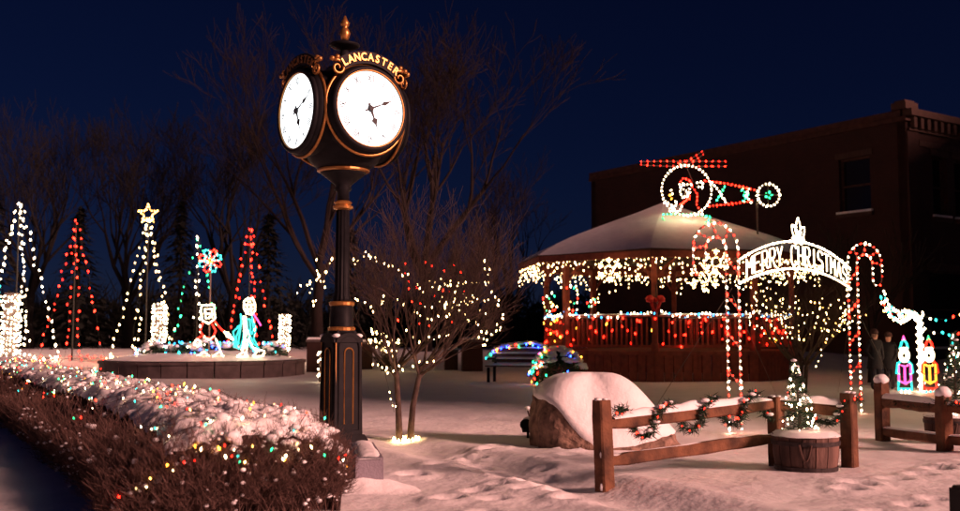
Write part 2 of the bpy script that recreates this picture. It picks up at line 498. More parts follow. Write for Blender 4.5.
shade_block(35.0, 46.0, 20.0, 47.0, 17.0, 'tall five-storey brick block added out of view to shade the corbelled brick building', 5)

# ------------------------------------------------------------------ background trees
def bare_tree(px, Y, h, seed, m, label, cat='tree', maxlev=5, r=.22, spread=.55, kids=(4, 3, 3, 3, 3), group=None, name='bare_tree'):
    rng = random.Random(seed)
    x = (px - 480) / F * Y; b = V((x, Y, G(x, Y, False) - .05))
    t = thing(name, b, label, cat, group)
    mb = MB(); nodes = []
    tr = MB(); tr.tube([b, b + V((rng.uniform(-.1, .1), 0, h * .12)), b + V((rng.uniform(-.2, .2), 0, h * .24))], [r * 1.25, r, r * .85], 8)
    tr.build('trunk', m, t, smooth_=True)
    top = V(tr.v[-4]); top = b + V((0, 0, h * .22))
    for k in range(5):
        a = 2 * math.pi * k / 5 + rng.uniform(-.3, .3)
        dv = V((math.cos(a) * .55, math.sin(a) * .55, 1)).normalized()
        grow(mb, top + V((0, 0, rng.uniform(-.06, .04) * h)), dv, h * .27, r * .6, 0, rng, nodes, spread, .3, kids=kids, maxlev=maxlev, minr=.012)
    mb.build('crown', m, t)
    return t
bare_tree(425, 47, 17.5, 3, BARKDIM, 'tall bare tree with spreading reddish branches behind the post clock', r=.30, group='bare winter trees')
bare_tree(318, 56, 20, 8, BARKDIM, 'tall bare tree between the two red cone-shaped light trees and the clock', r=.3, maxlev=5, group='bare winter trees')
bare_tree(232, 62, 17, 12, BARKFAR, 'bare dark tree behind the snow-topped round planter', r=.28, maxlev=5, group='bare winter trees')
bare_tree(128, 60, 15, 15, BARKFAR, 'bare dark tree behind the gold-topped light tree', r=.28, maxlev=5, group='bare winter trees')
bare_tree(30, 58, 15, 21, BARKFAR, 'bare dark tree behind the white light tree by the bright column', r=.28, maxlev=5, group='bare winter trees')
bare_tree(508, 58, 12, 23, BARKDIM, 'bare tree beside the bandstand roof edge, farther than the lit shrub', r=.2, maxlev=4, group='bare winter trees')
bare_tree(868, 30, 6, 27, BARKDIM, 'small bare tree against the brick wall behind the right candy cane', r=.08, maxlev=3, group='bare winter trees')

def conifer(px, Y, h, rad, seed, label):
    rng = random.Random(seed)
    x = (px - 480) / F * Y; b = V((x, Y, G(x, Y, False) - .05))
    t = thing('evergreen_tree', b, label, 'tree', 'dark evergreens at the back of the park')
    tr = MB(); tr.tube([b, b + V((0, 0, h * .95))], [.18, .03], 6); tr.build('trunk', BARKFAR, t)
    mb = MB()
    for i in range(int(h * 95)):
        z = rng.uniform(.05, 1) ** 1.15; rr = rad * (1 - z) * rng.uniform(.25, 1.05) + .08; a = rng.uniform(0, 2 * math.pi)
        c = b + V((rr * math.cos(a), rr * math.sin(a), z * h - rr * .25))
        L = rng.uniform(.25, .6); d = V((math.cos(a), math.sin(a), rng.uniform(-.5, .1))).normalized(); s_ = V((-math.sin(a), math.cos(a), 0))
        mb.add([c - s_ * L * .32, c + d * L, c + s_ * L * .32, c - d * L * .3 + V((0, 0, .1))], [(0, 1, 2), (0, 2, 3)])
    mb.build('crown', CONIFER, t)
for i, (px, Y, h, rad, lab) in enumerate((
        (-10, 54, 9, 3.0, 'dark evergreen behind the left white light tree'), (78, 56, 8, 2.6, 'dark evergreen behind the red light tree near the bright column'),
        (180, 57, 8.5, 2.8, 'dark evergreen behind the green and white light strands'), (268, 55, 7.5, 2.6, 'dark evergreen behind the red light tree beside the planter'),
        (350, 58, 7, 2.6, 'dark evergreen behind the black clock post'), (455, 60, 6, 2.4, 'dark evergreen behind the low brick piers'))):
    conifer(px, Y, h, rad, 40 + i, lab)
def thicket():
    rng = random.Random(6); mb = MB()
    for i in range(900):
        x = rng.uniform(-42, 14); y = rng.uniform(62, 70); h = rng.uniform(1.5, 4.5)
        b = V((x, y, .4)); d = V((rng.uniform(-.4, .4), rng.uniform(-.3, .3), 1)).normalized()
        mb.tube([b, b + d * h * .5, b + d * h + V((rng.uniform(-.5, .5), 0, 0))], [.09, .06, .02], 3, caps=False)
        for k in range(5):
            q = b + d * h * rng.uniform(.3, .9); e = (d + V((rng.uniform(-1, 1), rng.uniform(-1, 1), .2))).normalized()
            mb.tube([q, q + e * h * .35], [.04, .012], 3, caps=False)
        a = rng.uniform(0, 6); 
        for k in range(14):
            q = b + V((rng.uniform(-1, 1), rng.uniform(-.6, .6), rng.uniform(.1, .8) * h)); L = rng.uniform(.2, .5)
            e = V((rng.uniform(-1, 1), rng.uniform(-1, 1), rng.uniform(-1, 1))).normalized() * L; e2 = e.orthogonal().normalized() * L * .6
            mb.add([q, q + e + e2, q + e - e2], [(0, 1, 2)])
    o = mb.build('far_thicket', CONIFER, base=(0, 66, .4)); o['kind'] = 'stuff'
    tag(o, 'dark mass of far brush along the back edge of the park', 'thicket')
thicket()

# ================================================================== STREET CLOCK
def street_clock():
    Y = 12.7; x = (342 - 480) / F * Y; yaw = R(37)
    g = G(x, Y); b = V((x, Y, g))
    t = thing('street_clock', b, 'tall black and gold four-faced post clock beside the hedge', 'clock')
    Rz = Matrix.Rotation(yaw, 3, 'Z')
    z_ = lambda py: at(340, py, Y).z
    def cab(mb, s0, z0, s1, z1):     # square frustum turned with the clock
        mb.lathe([(s0 / math.sqrt(2), z0), (s1 / math.sqrt(2), z1)], (x, Y, 0), 4, Rz, R(45))
    mb = MB(); zt = z_(340)
    cab(mb, .50, g - .05, .50, g + .10); cab(mb, .50, g + .10, .44, g + .16); cab(mb, .40, g + .155, .37, zt)
    cab(mb, .372, zt - .004, .25, zt + .13)
    base_o = mb.build('base', BLACK, t)
    for k in range(4):               # arched panels with gold edge on each side
        M = Rz @ Matrix.Rotation(k * math.pi / 2, 3, 'Z')
        def outline(hw, z0, z1, d):
            pts = [(-hw, z0), (hw, z0)] + [(hw * math.cos(a), z1 - hw + hw * math.sin(a)) for a in [math.pi * i / 10 for i in range(11)]]
            return [V((x, Y, 0)) + M @ V((u, -d, w)) for u, w in pts]
        f1 = MB(); f1.tube(outline(.145, g + .22, zt + .05, .196), .011, 5, closed=True); f1.build('panel_moulding', BLACK, base_o)
        f2 = MB(); f2.tube(outline(.062, g + .30, zt - .10, .194), .010, 5, closed=True); f2.build('gold_inlay', GOLD, base_o)
        # arched pediment standing over each panel
        f3 = MB(); pts = [(.185 * math.cos(a), zt - .03 + .12 * math.sin(a)) for a in [math.pi * i / 12 for i in range(13)]]
        vs_ = []
        for d in (.10, .205): vs_ += [V((x, Y, 0)) + M @ V((u, -d, w)) for u, w in pts]
        n = len(pts); f3.add(vs_, [tuple(range(n)), tuple(range(2 * n - 1, n - 1, -1))] + [(i, i + 1, i + 1 + n, i + n) for i in range(n - 1)])
        f3.build('pediment', BLACK, base_o)
        for uu in (-.16, .16):
            if k in (0, 3):
                f4 = MB(); f4.blob(V((x, Y, 0)) + M @ V((uu, -.16, zt + .055)), .05, (1, 1, .55), random.Random(k)); f4.build('snow_patch', SNOWCAP, base_o, smooth_=True)
        for uu in (-.178,):
            f5 = MB(); f5.tube([V((x, Y, 0)) + M @ V((uu, -.186, g + .2)), V((x, Y, 0)) + M @ V((uu, -.182, zt - .02))], .009, 5); f5.build('gold_edge', GOLD, base_o)
    z1, z2 = z_(330), z_(303)
    mb = MB(); mb.lathe([(.18, zt + .08), (.17, z1), (.155, z1 + .03), (.145, z2 - .03), (.15, z2)], (x, Y, 0), 16); mb.build('lower_drum', BLACK, t, smooth_=True)
    for z, r in ((z1 + .012, .175), (z2 - .01, .162)):
        mb = MB(); mb.lathe([(r - .02, z - .03), (r, z - .018), (r, z + .018), (r - .02, z + .03)], (x, Y, 0), 24); mb.build('gold_band', GOLD, t)
    z3 = z_(205); zb = z_(172)
    mb = MB(); mb.lathe([(.105, z2), (.10, z2 + .06), (.088, z2 + .12), (.078, z3 - .05)], (x, Y, 0), 48, None, 0, .09, 12)
    mb.build('fluted_pole', BLACK, t, smooth_=True)
    mb = MB(); mb.lathe([(.08, z3 - .07), (.125, z3 - .05), (.13, z3 - .02), (.10, z3), (.115, z3 + .03), (.09, z3 + .05)], (x, Y, 0), 24); mb.build('collar', GOLD, t)
    mb = MB(); mb.lathe([(.082, z3 + .05), (.075, z3 + .16), (.11, z3 + .20), (.09, z3 + .24), (.18, zb - .11), (.27, zb - .04), (.31, zb)], (x, Y, 0), 32); mb.build('flared_neck', BLACK, t, smooth_=True)
    mb = MB(); mb.lathe([(.30, zb - .015), (.335, zb), (.335, zb + .022), (.30, zb + .03)], (x, Y, 0), 32); mb.build('neck_rim', GOLD, t)
    # head: two crossed drums, four lit dials
    zc = z_(118); Rd = .47; Rb = .555; D = .66
    c = V((x, Y, zc))
    mb = MB()
    for k in range(2):
        M = Rz @ Matrix.Rotation(k * math.pi / 2, 3, 'Z') @ Matrix.Rotation(R(90), 3, 'X')
        mb.lathe([(Rb - .05, -D), (Rb, -D + .06), (Rb - .012, -D * .5), (Rb - .012, D * .5), (Rb, D - .06), (Rb - .05, D)], c + V((0, 0, .002 * k)), 48, M)
    mb.lathe([(.30, zb + .01), (.42, zb + .10), (.60, zc - .28), (.62, zc - .05), (.60, zc + .2), (.40, zc + .50), (.26, zc + .60), (.16, zc + .66)], (x, Y, 0), 32)
    head = mb.build('clock_head', BLACK, t, smooth_=True)
    for p in head.data.polygons: p.use_smooth = True
    for k in range(4):
        M = Rz @ Matrix.Rotation(k * math.pi / 2, 3, 'Z')
        T = lambda u, w, d: c + M @ V((u, -d, w))
        dm = MB(); n = 48
        dm.add([T(Rd * math.cos(2 * math.pi * i / n), Rd * math.sin(2 * math.pi * i / n), D + .006) for i in range(n)], [tuple(range(n))])
        dial = dm.build('dial', DIAL, t)
        bz = MB(); bz.tube([T((Rd + .03) * math.cos(2 * math.pi * i / n), (Rd + .03) * math.sin(2 * math.pi * i / n), D + .0) for i in range(n)], .036, 8, closed=True)
        bz.build('bezel', BLACK, t, smooth_=True)
        bz = MB(); bz.tube([T((Rd + .008) * math.cos(2 * math.pi * i / n), (Rd + .008) * math.sin(2 * math.pi * i / n), D + .02) for i in range(n)], .011, 6, closed=True)
        bz.build('gold_ring', GOLD, t, smooth_=True)
        bz = MB(); bz.tube([T((Rb + .012) * math.cos(2 * math.pi * i / n), (Rb + .012) * math.sin(2 * math.pi * i / n), D - .10) for i in range(n)], .02, 6, closed=True)
        bz.build('drum_ring', GOLD, t, smooth_=True)
        for hn, txt in enumerate(('XII', 'I', 'II', 'III', 'IIII', 'V', 'VI', 'VII', 'VIII', 'IX', 'X', 'XI')):
            vs_, fs_ = text_mesh(txt, .13, .001, .002)
            a = -R(30 * hn); ca, sa = math.cos(a), math.sin(a); rr = Rd * .80
            out = []
            for (u, w, d) in vs_:
                u *= .62; w2 = w + rr
                out.append(T(u * ca - w2 * sa, u * sa + w2 * ca, D + .010 + d))
            nm = MB(); nm.add(out, fs_); nm.build('numeral', INK, dial)
        def hand(deg, L, w, tail):
            a = R(90 - deg); d = V((math.cos(a), math.sin(a))); s = V((-d.y, d.x)); hm = MB()
            pl = [(-tail, w * .5), (0, w * .8), (L * .45, w * .35), (L * .55, w * 1.5), (L * .68, w * .8), (L * .76, w * .35), (L, w * .08)]
            pts = [(d * q + s * ww) for q, ww in pl] + [(d * q - s * ww) for q, ww in pl[::-1]]
            lay = .016 if L > .3 else .013
            vs_ = [T(p.x, p.y, D + lay) for p in pts] + [T(p.x, p.y, D + lay + .004) for p in pts]; n_ = len(pts)
            hm.add(vs_, [tuple(range(n_ - 1, -1, -1)), tuple(range(n_, 2 * n_))] + [(i, (i + 1) % n_, (i + 1) % n_ + n_, i + n_) for i in range(n_)])
            return hm
        hand(158, .27, .030, .07).build('hour_hand', INK, dial)
        hand(66, .39, .018, .09).build('minute_hand', INK, dial)
        hb = MB(); hb.lathe([(.045, 0), (.03, .03)], T(0, 0, D + .01), 16, M @ Matrix.Rotation(R(90), 3, 'X')); hb.build('hub', INK, dial)
        # arched name board with scrolls
        nb = MB(); a0, a1 = R(52), R(128); r0, r1 = Rb + .012, Rb + .165; nn = 20; vs_ = []
        for d in (D - .07, D - .01):
            for rr in (r0, r1):
                vs_ += [T(rr * math.cos(a0 + (a1 - a0) * i / nn), rr * math.sin(a0 + (a1 - a0) * i / nn), d) for i in range(nn + 1)]
        q = nn + 1; fs_ = []
        for i in range(nn):
            fs_ += [(2 * q + i, 2 * q + i + 1, 3 * q + i + 1, 3 * q + i), (i, q + i, q + i + 1, i + 1), (q + i, 3 * q + i, 3 * q + i + 1, q + i + 1), (i, i + 1, 2 * q + i + 1, 2 * q + i)]
        fs_ += [(0, 2 * q, 3 * q, q), (nn, q + nn, 3 * q + nn, 2 * q + nn)]
        nb.add(vs_, fs_); board = nb.build('name_board', BLACK, t)
        word = 'LANCASTER'
        lt = MB()
        for i, ch in enumerate(word):
            vs_, f_ = text_mesh(ch, .135, .006, .003)
            a = R(124.5 - 69 * i / 8); rr = Rb + .088
            rot = a - math.pi / 2
            lt.add([T(rr * math.cos(a) + (u * .92) * math.cos(rot) - w * math.sin(rot), rr * math.sin(a) + (u * .92) * math.sin(rot) + w * math.cos(rot), D - .002 + d) for u, w, d in vs_], f_)
        lt.build('lettering', GOLD, board)
        for sgn in (-1, 1):
            sm = MB(); pts = []
            cx, cz = sgn * (Rb + .08) * math.cos(R(46)), (Rb + .08) * math.sin(R(46))
            for i in range(22):
                a = R(90) + sgn * R(-30 + i * 24); rr = .10 * (1 - i / 26)
                pts.append(T(cx + rr * math.cos(a), cz + rr * math.sin(a), D - .03))
            sm.tube(pts, [.024 * (1 - i / 40) for i in range(22)], 6)
            sm.lathe([(.0, -.034), (.03, -.02), (.034, 0), (.03, .02), (.0, .034)], T(cx + sgn * .01, cz + .13, D - .03), 10)
            sm.lathe([(.0, -.034), (.03, -.02), (.034, 0), (.03, .02), (.0, .034)], T(cx + sgn * .08, cz + .10, D - .03), 10)
            sm.build('scroll', GOLD, t, smooth_=True)
    zt2 = zc + .62
    zf = z_(46); ztop = z_(16)
    mb = MB(); mb.lathe([(.30, zt2 - .08), (.22, zt2 + .02), (.10, zt2 + .07), (.06, zf - .10), (.05, zf - .06)], (x, Y, 0), 24); mb.build('top_dome', BLACK, t, smooth_=True)
    mb = MB(); mb.lathe([(.05, zf - .06), (.17, zf - .02), (.20, zf), (.19, zf + .02), (.09, zf + .05), (.035, zf + .08)], (x, Y, 0), 24); mb.build('finial_dish', BLACK, t, smooth_=True)
    mb = MB(); h = ztop - zf - .06
    mb.lathe([(.035, zf + .06), (.05, zf + .1), (.075, zf + .16), (.05, zf + .22), (.03, zf + .24), (.055, zf + .27), (.06, zf + .30), (.035, zf + .34), (.012, ztop)], (x, Y, 0), 16); mb.build('finial', GOLD, t, smooth_=True)
street_clock()

# ================================================================== HEDGE
def hedge():
    rng = random.Random(9)
    A = V((-.84, 7.95, 0)); d = V((-.503, .864, 0)); w = V((-.864, -.503, 0))   # rear-right corner, length dir, width dir
    L, W = 21.5, 1.85
    b = V((-2.0, 8.3, 0))
    t = thing('hedge', b, 'long clipped bare-twig hedge with a lumpy snow top', 'hedge')
    def top(s, q):                   # s along length, q 0..1 across
        e = min(s / .55, 1) * .0
        h = .76 + .06 * noise.noise(V((s * .7, q * 2, 0)))
        rnd = .20 * (abs(q - .5) * 2) ** 3 if q < .5 else .34 * ((q - .5) * 2) ** 1.8
        end = .16 * math.exp(-s / .25)
        return h - rnd - end
    def P(s, q, z):
        s = s + .55 * (abs(q - .5) * 2) ** 2.6 * math.exp(-max(0, s) / 1.2)      # rounded near end
        p = A + d * s + w * (W * q); return V((p.x, p.y, G(p.x, p.y, False) + z))
    core = MB(); ns, nq = 90, 9
    ring = []
    for i in range(ns + 1):
        s = .38 + (L - .38) * (i / ns) ** 1.5
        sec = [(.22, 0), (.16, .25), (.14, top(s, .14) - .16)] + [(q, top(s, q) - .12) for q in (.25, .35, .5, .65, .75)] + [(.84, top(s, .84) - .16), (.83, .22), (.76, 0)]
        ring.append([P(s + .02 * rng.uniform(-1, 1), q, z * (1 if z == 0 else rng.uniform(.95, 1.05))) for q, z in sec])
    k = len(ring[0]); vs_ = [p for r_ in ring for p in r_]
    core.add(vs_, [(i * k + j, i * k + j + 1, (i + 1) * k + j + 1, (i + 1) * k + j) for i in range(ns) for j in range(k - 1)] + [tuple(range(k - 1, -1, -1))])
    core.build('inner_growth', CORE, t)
    tw = MB()
    def stem(s0, q0, s1, q1, z1, r):
        a = P(s0, q0, -.02); e = P(s1, q1, z1)
        m_ = a.lerp(e, .5) + V((rng.uniform(-.05, .05), rng.uniform(-.05, .05), .04))
        tw.tube([a, m_, e], [r, r * .75, r * .4], 3, caps=False)
        for _ in range(rng.choice((5, 6, 7))):
            f = rng.uniform(.35, 1); st = a.lerp(m_, f * 2) if f < .5 else m_.lerp(e, f * 2 - 1)
            v_ = (e - a).normalized(); o_ = V((rng.uniform(-1, 1), rng.uniform(-1, 1), rng.uniform(.0, 1.1))).normalized()
            l_ = rng.uniform(.04, .14)
            q = st + (v_ + o_).normalized() * l_
            tw.tube([st, st.lerp(q, .5) + V((rng.uniform(-.012, .012), rng.uniform(-.012, .012), 0)), q], [r * .5, r * .4, r * .25], 3, caps=False)
            if rng.random() < .6:
                q2 = st.lerp(q, .6) + V((rng.uniform(-.06, .06), rng.uniform(-.06, .06), rng.uniform(.0, .09))); tw.tube([st.lerp(q, .5), q2], [r * .35, r * .2], 3, caps=False)
    # near end face fan, then the long front side and top
    for i in range(3800):
        q = rng.uniform(-.02, 1.02); cl = round(q * 7) / 7 + rng.uniform(-.05, .05)
        z = rng.uniform(.12, 1.0) ** .7 * top(0.05, q) * 1.04
        stem(rng.uniform(.3, .7), min(.85, max(.15, .5 + (cl - .5) * .8)), rng.choice((-.12, -.05, 0, .06, .15, .25)) + rng.uniform(-.06, .06), q + rng.uniform(-.06, .06), z, rng.uniform(.0025, .005))
    for i in range(7600):
        s = .1 + 20 * rng.random() ** 2.2
        side = rng.random()
        if side < .60: q1 = rng.uniform(.80, 1.04); z = rng.uniform(.1, 1.1) * top(s, min(1, q1))
        elif side < .70: q1 = rng.uniform(-.04, .08); z = rng.uniform(.2, 1.0) * top(s, .05)
        else: q1 = rng.uniform(.02, .98); z = top(s, q1) + rng.uniform(-.08, .06)
        stem(s + rng.uniform(-.2, .2), min(.9, max(.1, q1 + rng.uniform(-.25, .25))), s, q1, z, rng.uniform(.0025, .005) * (1 + s * .06))
    tw.build('twigs', TWIG, t, kind='stuff')
    # snow: continuous lumpy cap plus cauliflower clumps
    cap = MB(); ns, nq = 260, 34; g0 = []
    for i in range(ns + 1):
        s = .10 + (L - .1) * (i / ns) ** 1.6
        for j in range(nq + 1):
            q = .06 + (.66 + .12 * math.exp(-s / 1.5)) * j / nq
            e = min(1, j / 4, (nq - j) / 4, i / 5)
            p = P(s, q, 0)
            n1 = noise.noise(V((p.x * 5, p.y * 5, 2))); n2 = noise.noise(V((p.x * 11, p.y * 11, 5)))
            n3 = noise.noise(V((p.x * 21, p.y * 21, 9)))
            hgt = .055 * e + .06 * n1 + .055 * n2 + .022 * n3 - .012
            cap.v.append(P(s, q, top(s, q) + hgt - .02))
    for i in range(ns):
        for j in range(nq):
            a = i * (nq + 1) + j; cap.f.append((a, a + nq + 1, a + nq + 2, a + 1))
    cap.build('snow_cap', SNOWCAP, t, smooth_=True)
    cl = MB()
    for i in range(2300):
        s = .02 + 19 * rng.random() ** 2.4; q = rng.random()
        ed = abs(q - .5) * 2
        if (rng.random() < .6 and q < .7) or (q > .70 and rng.random() < .6 + .3 * smooth(0, 2, s)): continue
        z = top(s, q) + rng.uniform(-.05, .06) - (.10 * rng.random() if ed > .8 else 0)
        r = (.012 + .045 * rng.random() ** 2.2) * (1 + s * .012)
        if q > .7: r *= .6; z -= rng.uniform(0, .12)
        cl.blob(P(s, q, z), r, (1.15, 1.15, .75), rng, .2, 7, 4)
    for i in range(260):             # clumps caught lower down in the twigs
        if rng.random() < .5: s, q = rng.uniform(-.08, .1), rng.random()
        else: s, q = rng.uniform(.1, 7) , rng.uniform(.93, 1.02)
        z = top(s, q) * rng.random() ** .6
        cl.blob(P(s, q, z), rng.uniform(.006, .02), (1.2, 1.2, .8), rng, .25, 6, 4)
    cl.build('snow_clumps', SNOWCAP, t, smooth_=True, kind='stuff')
    # coloured mini lights tossed over the hedge
    ls = thing('light_string', P(1, .5, .8), 'multicoloured mini lights strung over the snowy hedge', 'light string', 'strings of lights')
    spots = {}; lines = []
    cyc = ['red', 'warm', 'green', 'amber', 'white', 'gold', 'teal', 'red', 'warm', 'white']
    for lane in (0, 1, 2, 3, 4, 5, 5.5, 6):
        pts = []
        s = .05 + rng.random() * .3
        while s < 19:
            q = .06 + lane / 8.0 * .9 + .10 * math.sin(s * 2.1 + lane) + rng.uniform(-.05, .05)
            q = min(1.03, max(0.0, q))
            z = top(s, min(1, q)) + rng.uniform(-.03, .05) + (.055 if q < .72 else 0)
            if lane >= 7: z -= rng.uniform(0, .16)
            pts.append(P(s, q, z)); s += rng.choice((.1, .14, .2, .5, .8, .25)) * (1.1 + s * .05)
        lines.append(pts)
        for i, p in enumerate(pts): spots.setdefault(cyc[(i * 3 + int(lane * 2) + rng.randrange(3)) % 10], []).append(p)
    for i in range(30):              # those drooping over the near end
        q = rng.random(); p = P(-.05 + rng.uniform(-.05, .02), q, top(0, q) * rng.uniform(.78, 1.04)); spots.setdefault(rng.choice(cyc), []).append(p)
    bulbs(ls, spots, .0105)
    wire(ls, lines, .003)
hedge()

# concrete block by the hedge end
def block():
    b = gp(371, 489); mb = MB()
    p0, p1 = gp(350, 491), gp(383, 492)
    a = math.atan2(p1.y - p0.y, p1.x - p0.x)
    c = (p0 + p1) / 2 + V((-.10, .75, .13))
    mb.box(c, (.26, 1.4, .33), R(10), top=.95)
    o = mb.build('concrete_block', CONC, base=V((c.x, c.y, G(c.x, c.y))))
    tag(o, 'low grey concrete block between the hedge end and the clock', 'block')
    dv = V((-math.sin(R(10)), math.cos(R(10)), 0)); mb = MB()
    snow_strip(mb, c - dv * .68 + V((0, 0, .155)), c + dv * .68 + V((0, 0, .155)), .25, .055, random.Random(3), 18); mb.build('snow_layer', SNOWCAP, o, smooth_=True)
    rng = random.Random(8); mb = MB(); q = c - dv * .74; ns = 16
    for i in range(ns + 1):                            # drift banked against its foot
        for j in range(7):
            u = (i / ns - .5) * .95; f = j / 6; p = q + V((math.cos(R(10)), math.sin(R(10)), 0)) * u - dv * (.30 * f - .06)
            hh = .13 * (1 - f) ** 1.6 * (1 - (2 * i / ns - 1) ** 2) + .02 * noise.noise(V((p.x * 6, p.y * 6, 1))) * (1 - f)
            mb.v.append((p.x, p.y, G(p.x, p.y) + hh - .008))
    for i in range(ns):
        for j in range(6): a_ = i * 7 + j; mb.f.append((a_, a_ + 7, a_ + 8, a_ + 1))
    mb.build('snow_drift', SNOW, o, smooth_=True)

# ================================================================== SMALL TREES WITH LIGHTS
def lit_tree():
    rng = random.Random(31)
    b = gp(406, 441); b.z -= .03
    t = thing('ornamental_tree', b, 'bare multi-stemmed ornamental tree wrapped in warm white lights beside the clock', 'tree')
    trunk = MB(); crown = MB(); nodes = []
    for i, (dx, dy, lean) in enumerate(((-.09, 0, -.07), (.05, .02, .16))):
        p0 = b + V((dx, dy, 0)); p1 = p0 + V((lean * .25, .0, .5)); p2 = p0 + V((lean * .9 + .01, dy * .5, 1.05))
        trunk.tube([p0, p1, p2], [.050, .040, .034], 8)
        for k in range(10):
            a = rng.uniform(0, 2 * math.pi)
            dv = V((math.cos(a) * rng.uniform(.5, 1.5) + lean * 2 + .08, math.sin(a) * .8, rng.uniform(.5, 1.2))).normalized()
            grow(crown, p1.lerp(p2, rng.uniform(.7, 1)), dv, rng.uniform(.75, 1.1), .022, 0, rng, nodes, .52, .28, (5, 4, 3, 3, 3, 3), (4, 4, 4, 3), 4, .0026, .68)
    trunk.build('trunk', BARK, t, smooth_=True); crown.build('crown', BARK, t)
    ls = thing('light_string', b + V((0, 0, 1)), 'warm white light strands draped through the bare tree beside the clock', 'light string', 'strings of lights')
    Yc = b.y; S = []
    def strand(pl, n, r=.02, dy=0.0):
        pts = [at(px, py, Yc + dz) for px, py, dz in pl]
        return pts
    runs = [[(300, 293, .3), (312, 283, .2), (325, 272, 0), (334, 258, -.1)], [(303, 283, .3), (315, 300, .3), (310, 312, .2)], [(318, 262, .4), (322, 285, .3), (330, 290, .2)],
            [(352, 265, 0), (366, 251, -.1), (378, 260, -.2), (396, 270, -.3), (412, 277, -.4), (418, 290, -.4)],
            [(350, 293, 0), (362, 303, -.1), (374, 309, -.2), (384, 297, -.3), (378, 304, -.1)],
            [(420, 291, -.3), (436, 287, -.4), (448, 283, -.2), (462, 286, 0), (478, 281, .2), (490, 284, .2)],
            [(425, 283, .2), (441, 280, .3), (454, 290, .3), (470, 296, .3), (480, 311, .3), (488, 318, .2)],
            [(418, 315, -.3), (436, 318, -.4), (448, 315, -.3), (462, 312, 0), (472, 322, .2), (485, 330, .2), (480, 342, .2)],
            [(484, 262, .1), (489, 275, .1), (486, 290, .1), (498, 300, .2), (503, 315, .2), (500, 330, .2), (490, 340, .2)],
            [(476, 335, .1), (484, 345, .1), (492, 335, .2), (500, 322, .3), (507, 330, .3)],
            [(374, 362, -.1), (384, 371, -.2), (398, 369, -.2), (415, 365, -.2), (433, 359, -.1)], [(384, 370, -.2), (388, 385, -.2), (391, 398, -.2), (394, 412, -.1)],
            [(404, 333, -.3), (420, 340, -.2), (436, 336, -.1), (448, 333, 0)], [(400, 302, .4), (412, 310, .4), (430, 306, .5), (455, 300, .4), (470, 305, .5)],
            [(440, 300, .1), (452, 308, .1), (466, 300, .1), (480, 296, .2), (492, 303, .1)]]
    spots = {'warm': [], 'red': []}; lines = []
    for pl in runs:
        pts = [at(a_, b_, Yc + c_) for a_, b_, c_ in pl]; lines.append(pts); spots['warm'] += [p for p in along(pts, .068) if rng.random() < .82]
    rr = [[(404, 262, .5), (412, 280, .5), (407, 297, .5), (420, 306, .5)], [(424, 262, .5), (440, 268, .6), (456, 268, .5), (468, 276, .5)], [(414, 288, .6), (430, 296, .6), (446, 292, .5), (462, 288, .5)],
          [(400, 318, .6), (420, 325, .6), (440, 322, .6), (460, 326, .6)]]
    for pl in rr:
        pts = [at(a_, b_, Yc + c_) for a_, b_, c_ in pl]; lines.append(pts); spots['red'] += along(pts, .15)
    bulbs(ls, spots, .0135, .042)
    wire(ls, lines, .0025)
    # pool of lights heaped at the foot of the trunk
    fs = thing('light_string', b + V((0, 0, .02)), 'bright heap of white lights at the foot of the bare tree trunks', 'light string', 'strings of lights')
    sp = []
    for i in range(26):
        a = 2 * math.pi * i / 26; p = b + V((.17 * math.cos(a) * rng.uniform(.6, 1.1), .12 * math.sin(a), 0)); p.z = G(p.x, p.y) + .03; sp.append(p)
    bulbs(fs, {'warm': sp}, .018)
lit_tree()

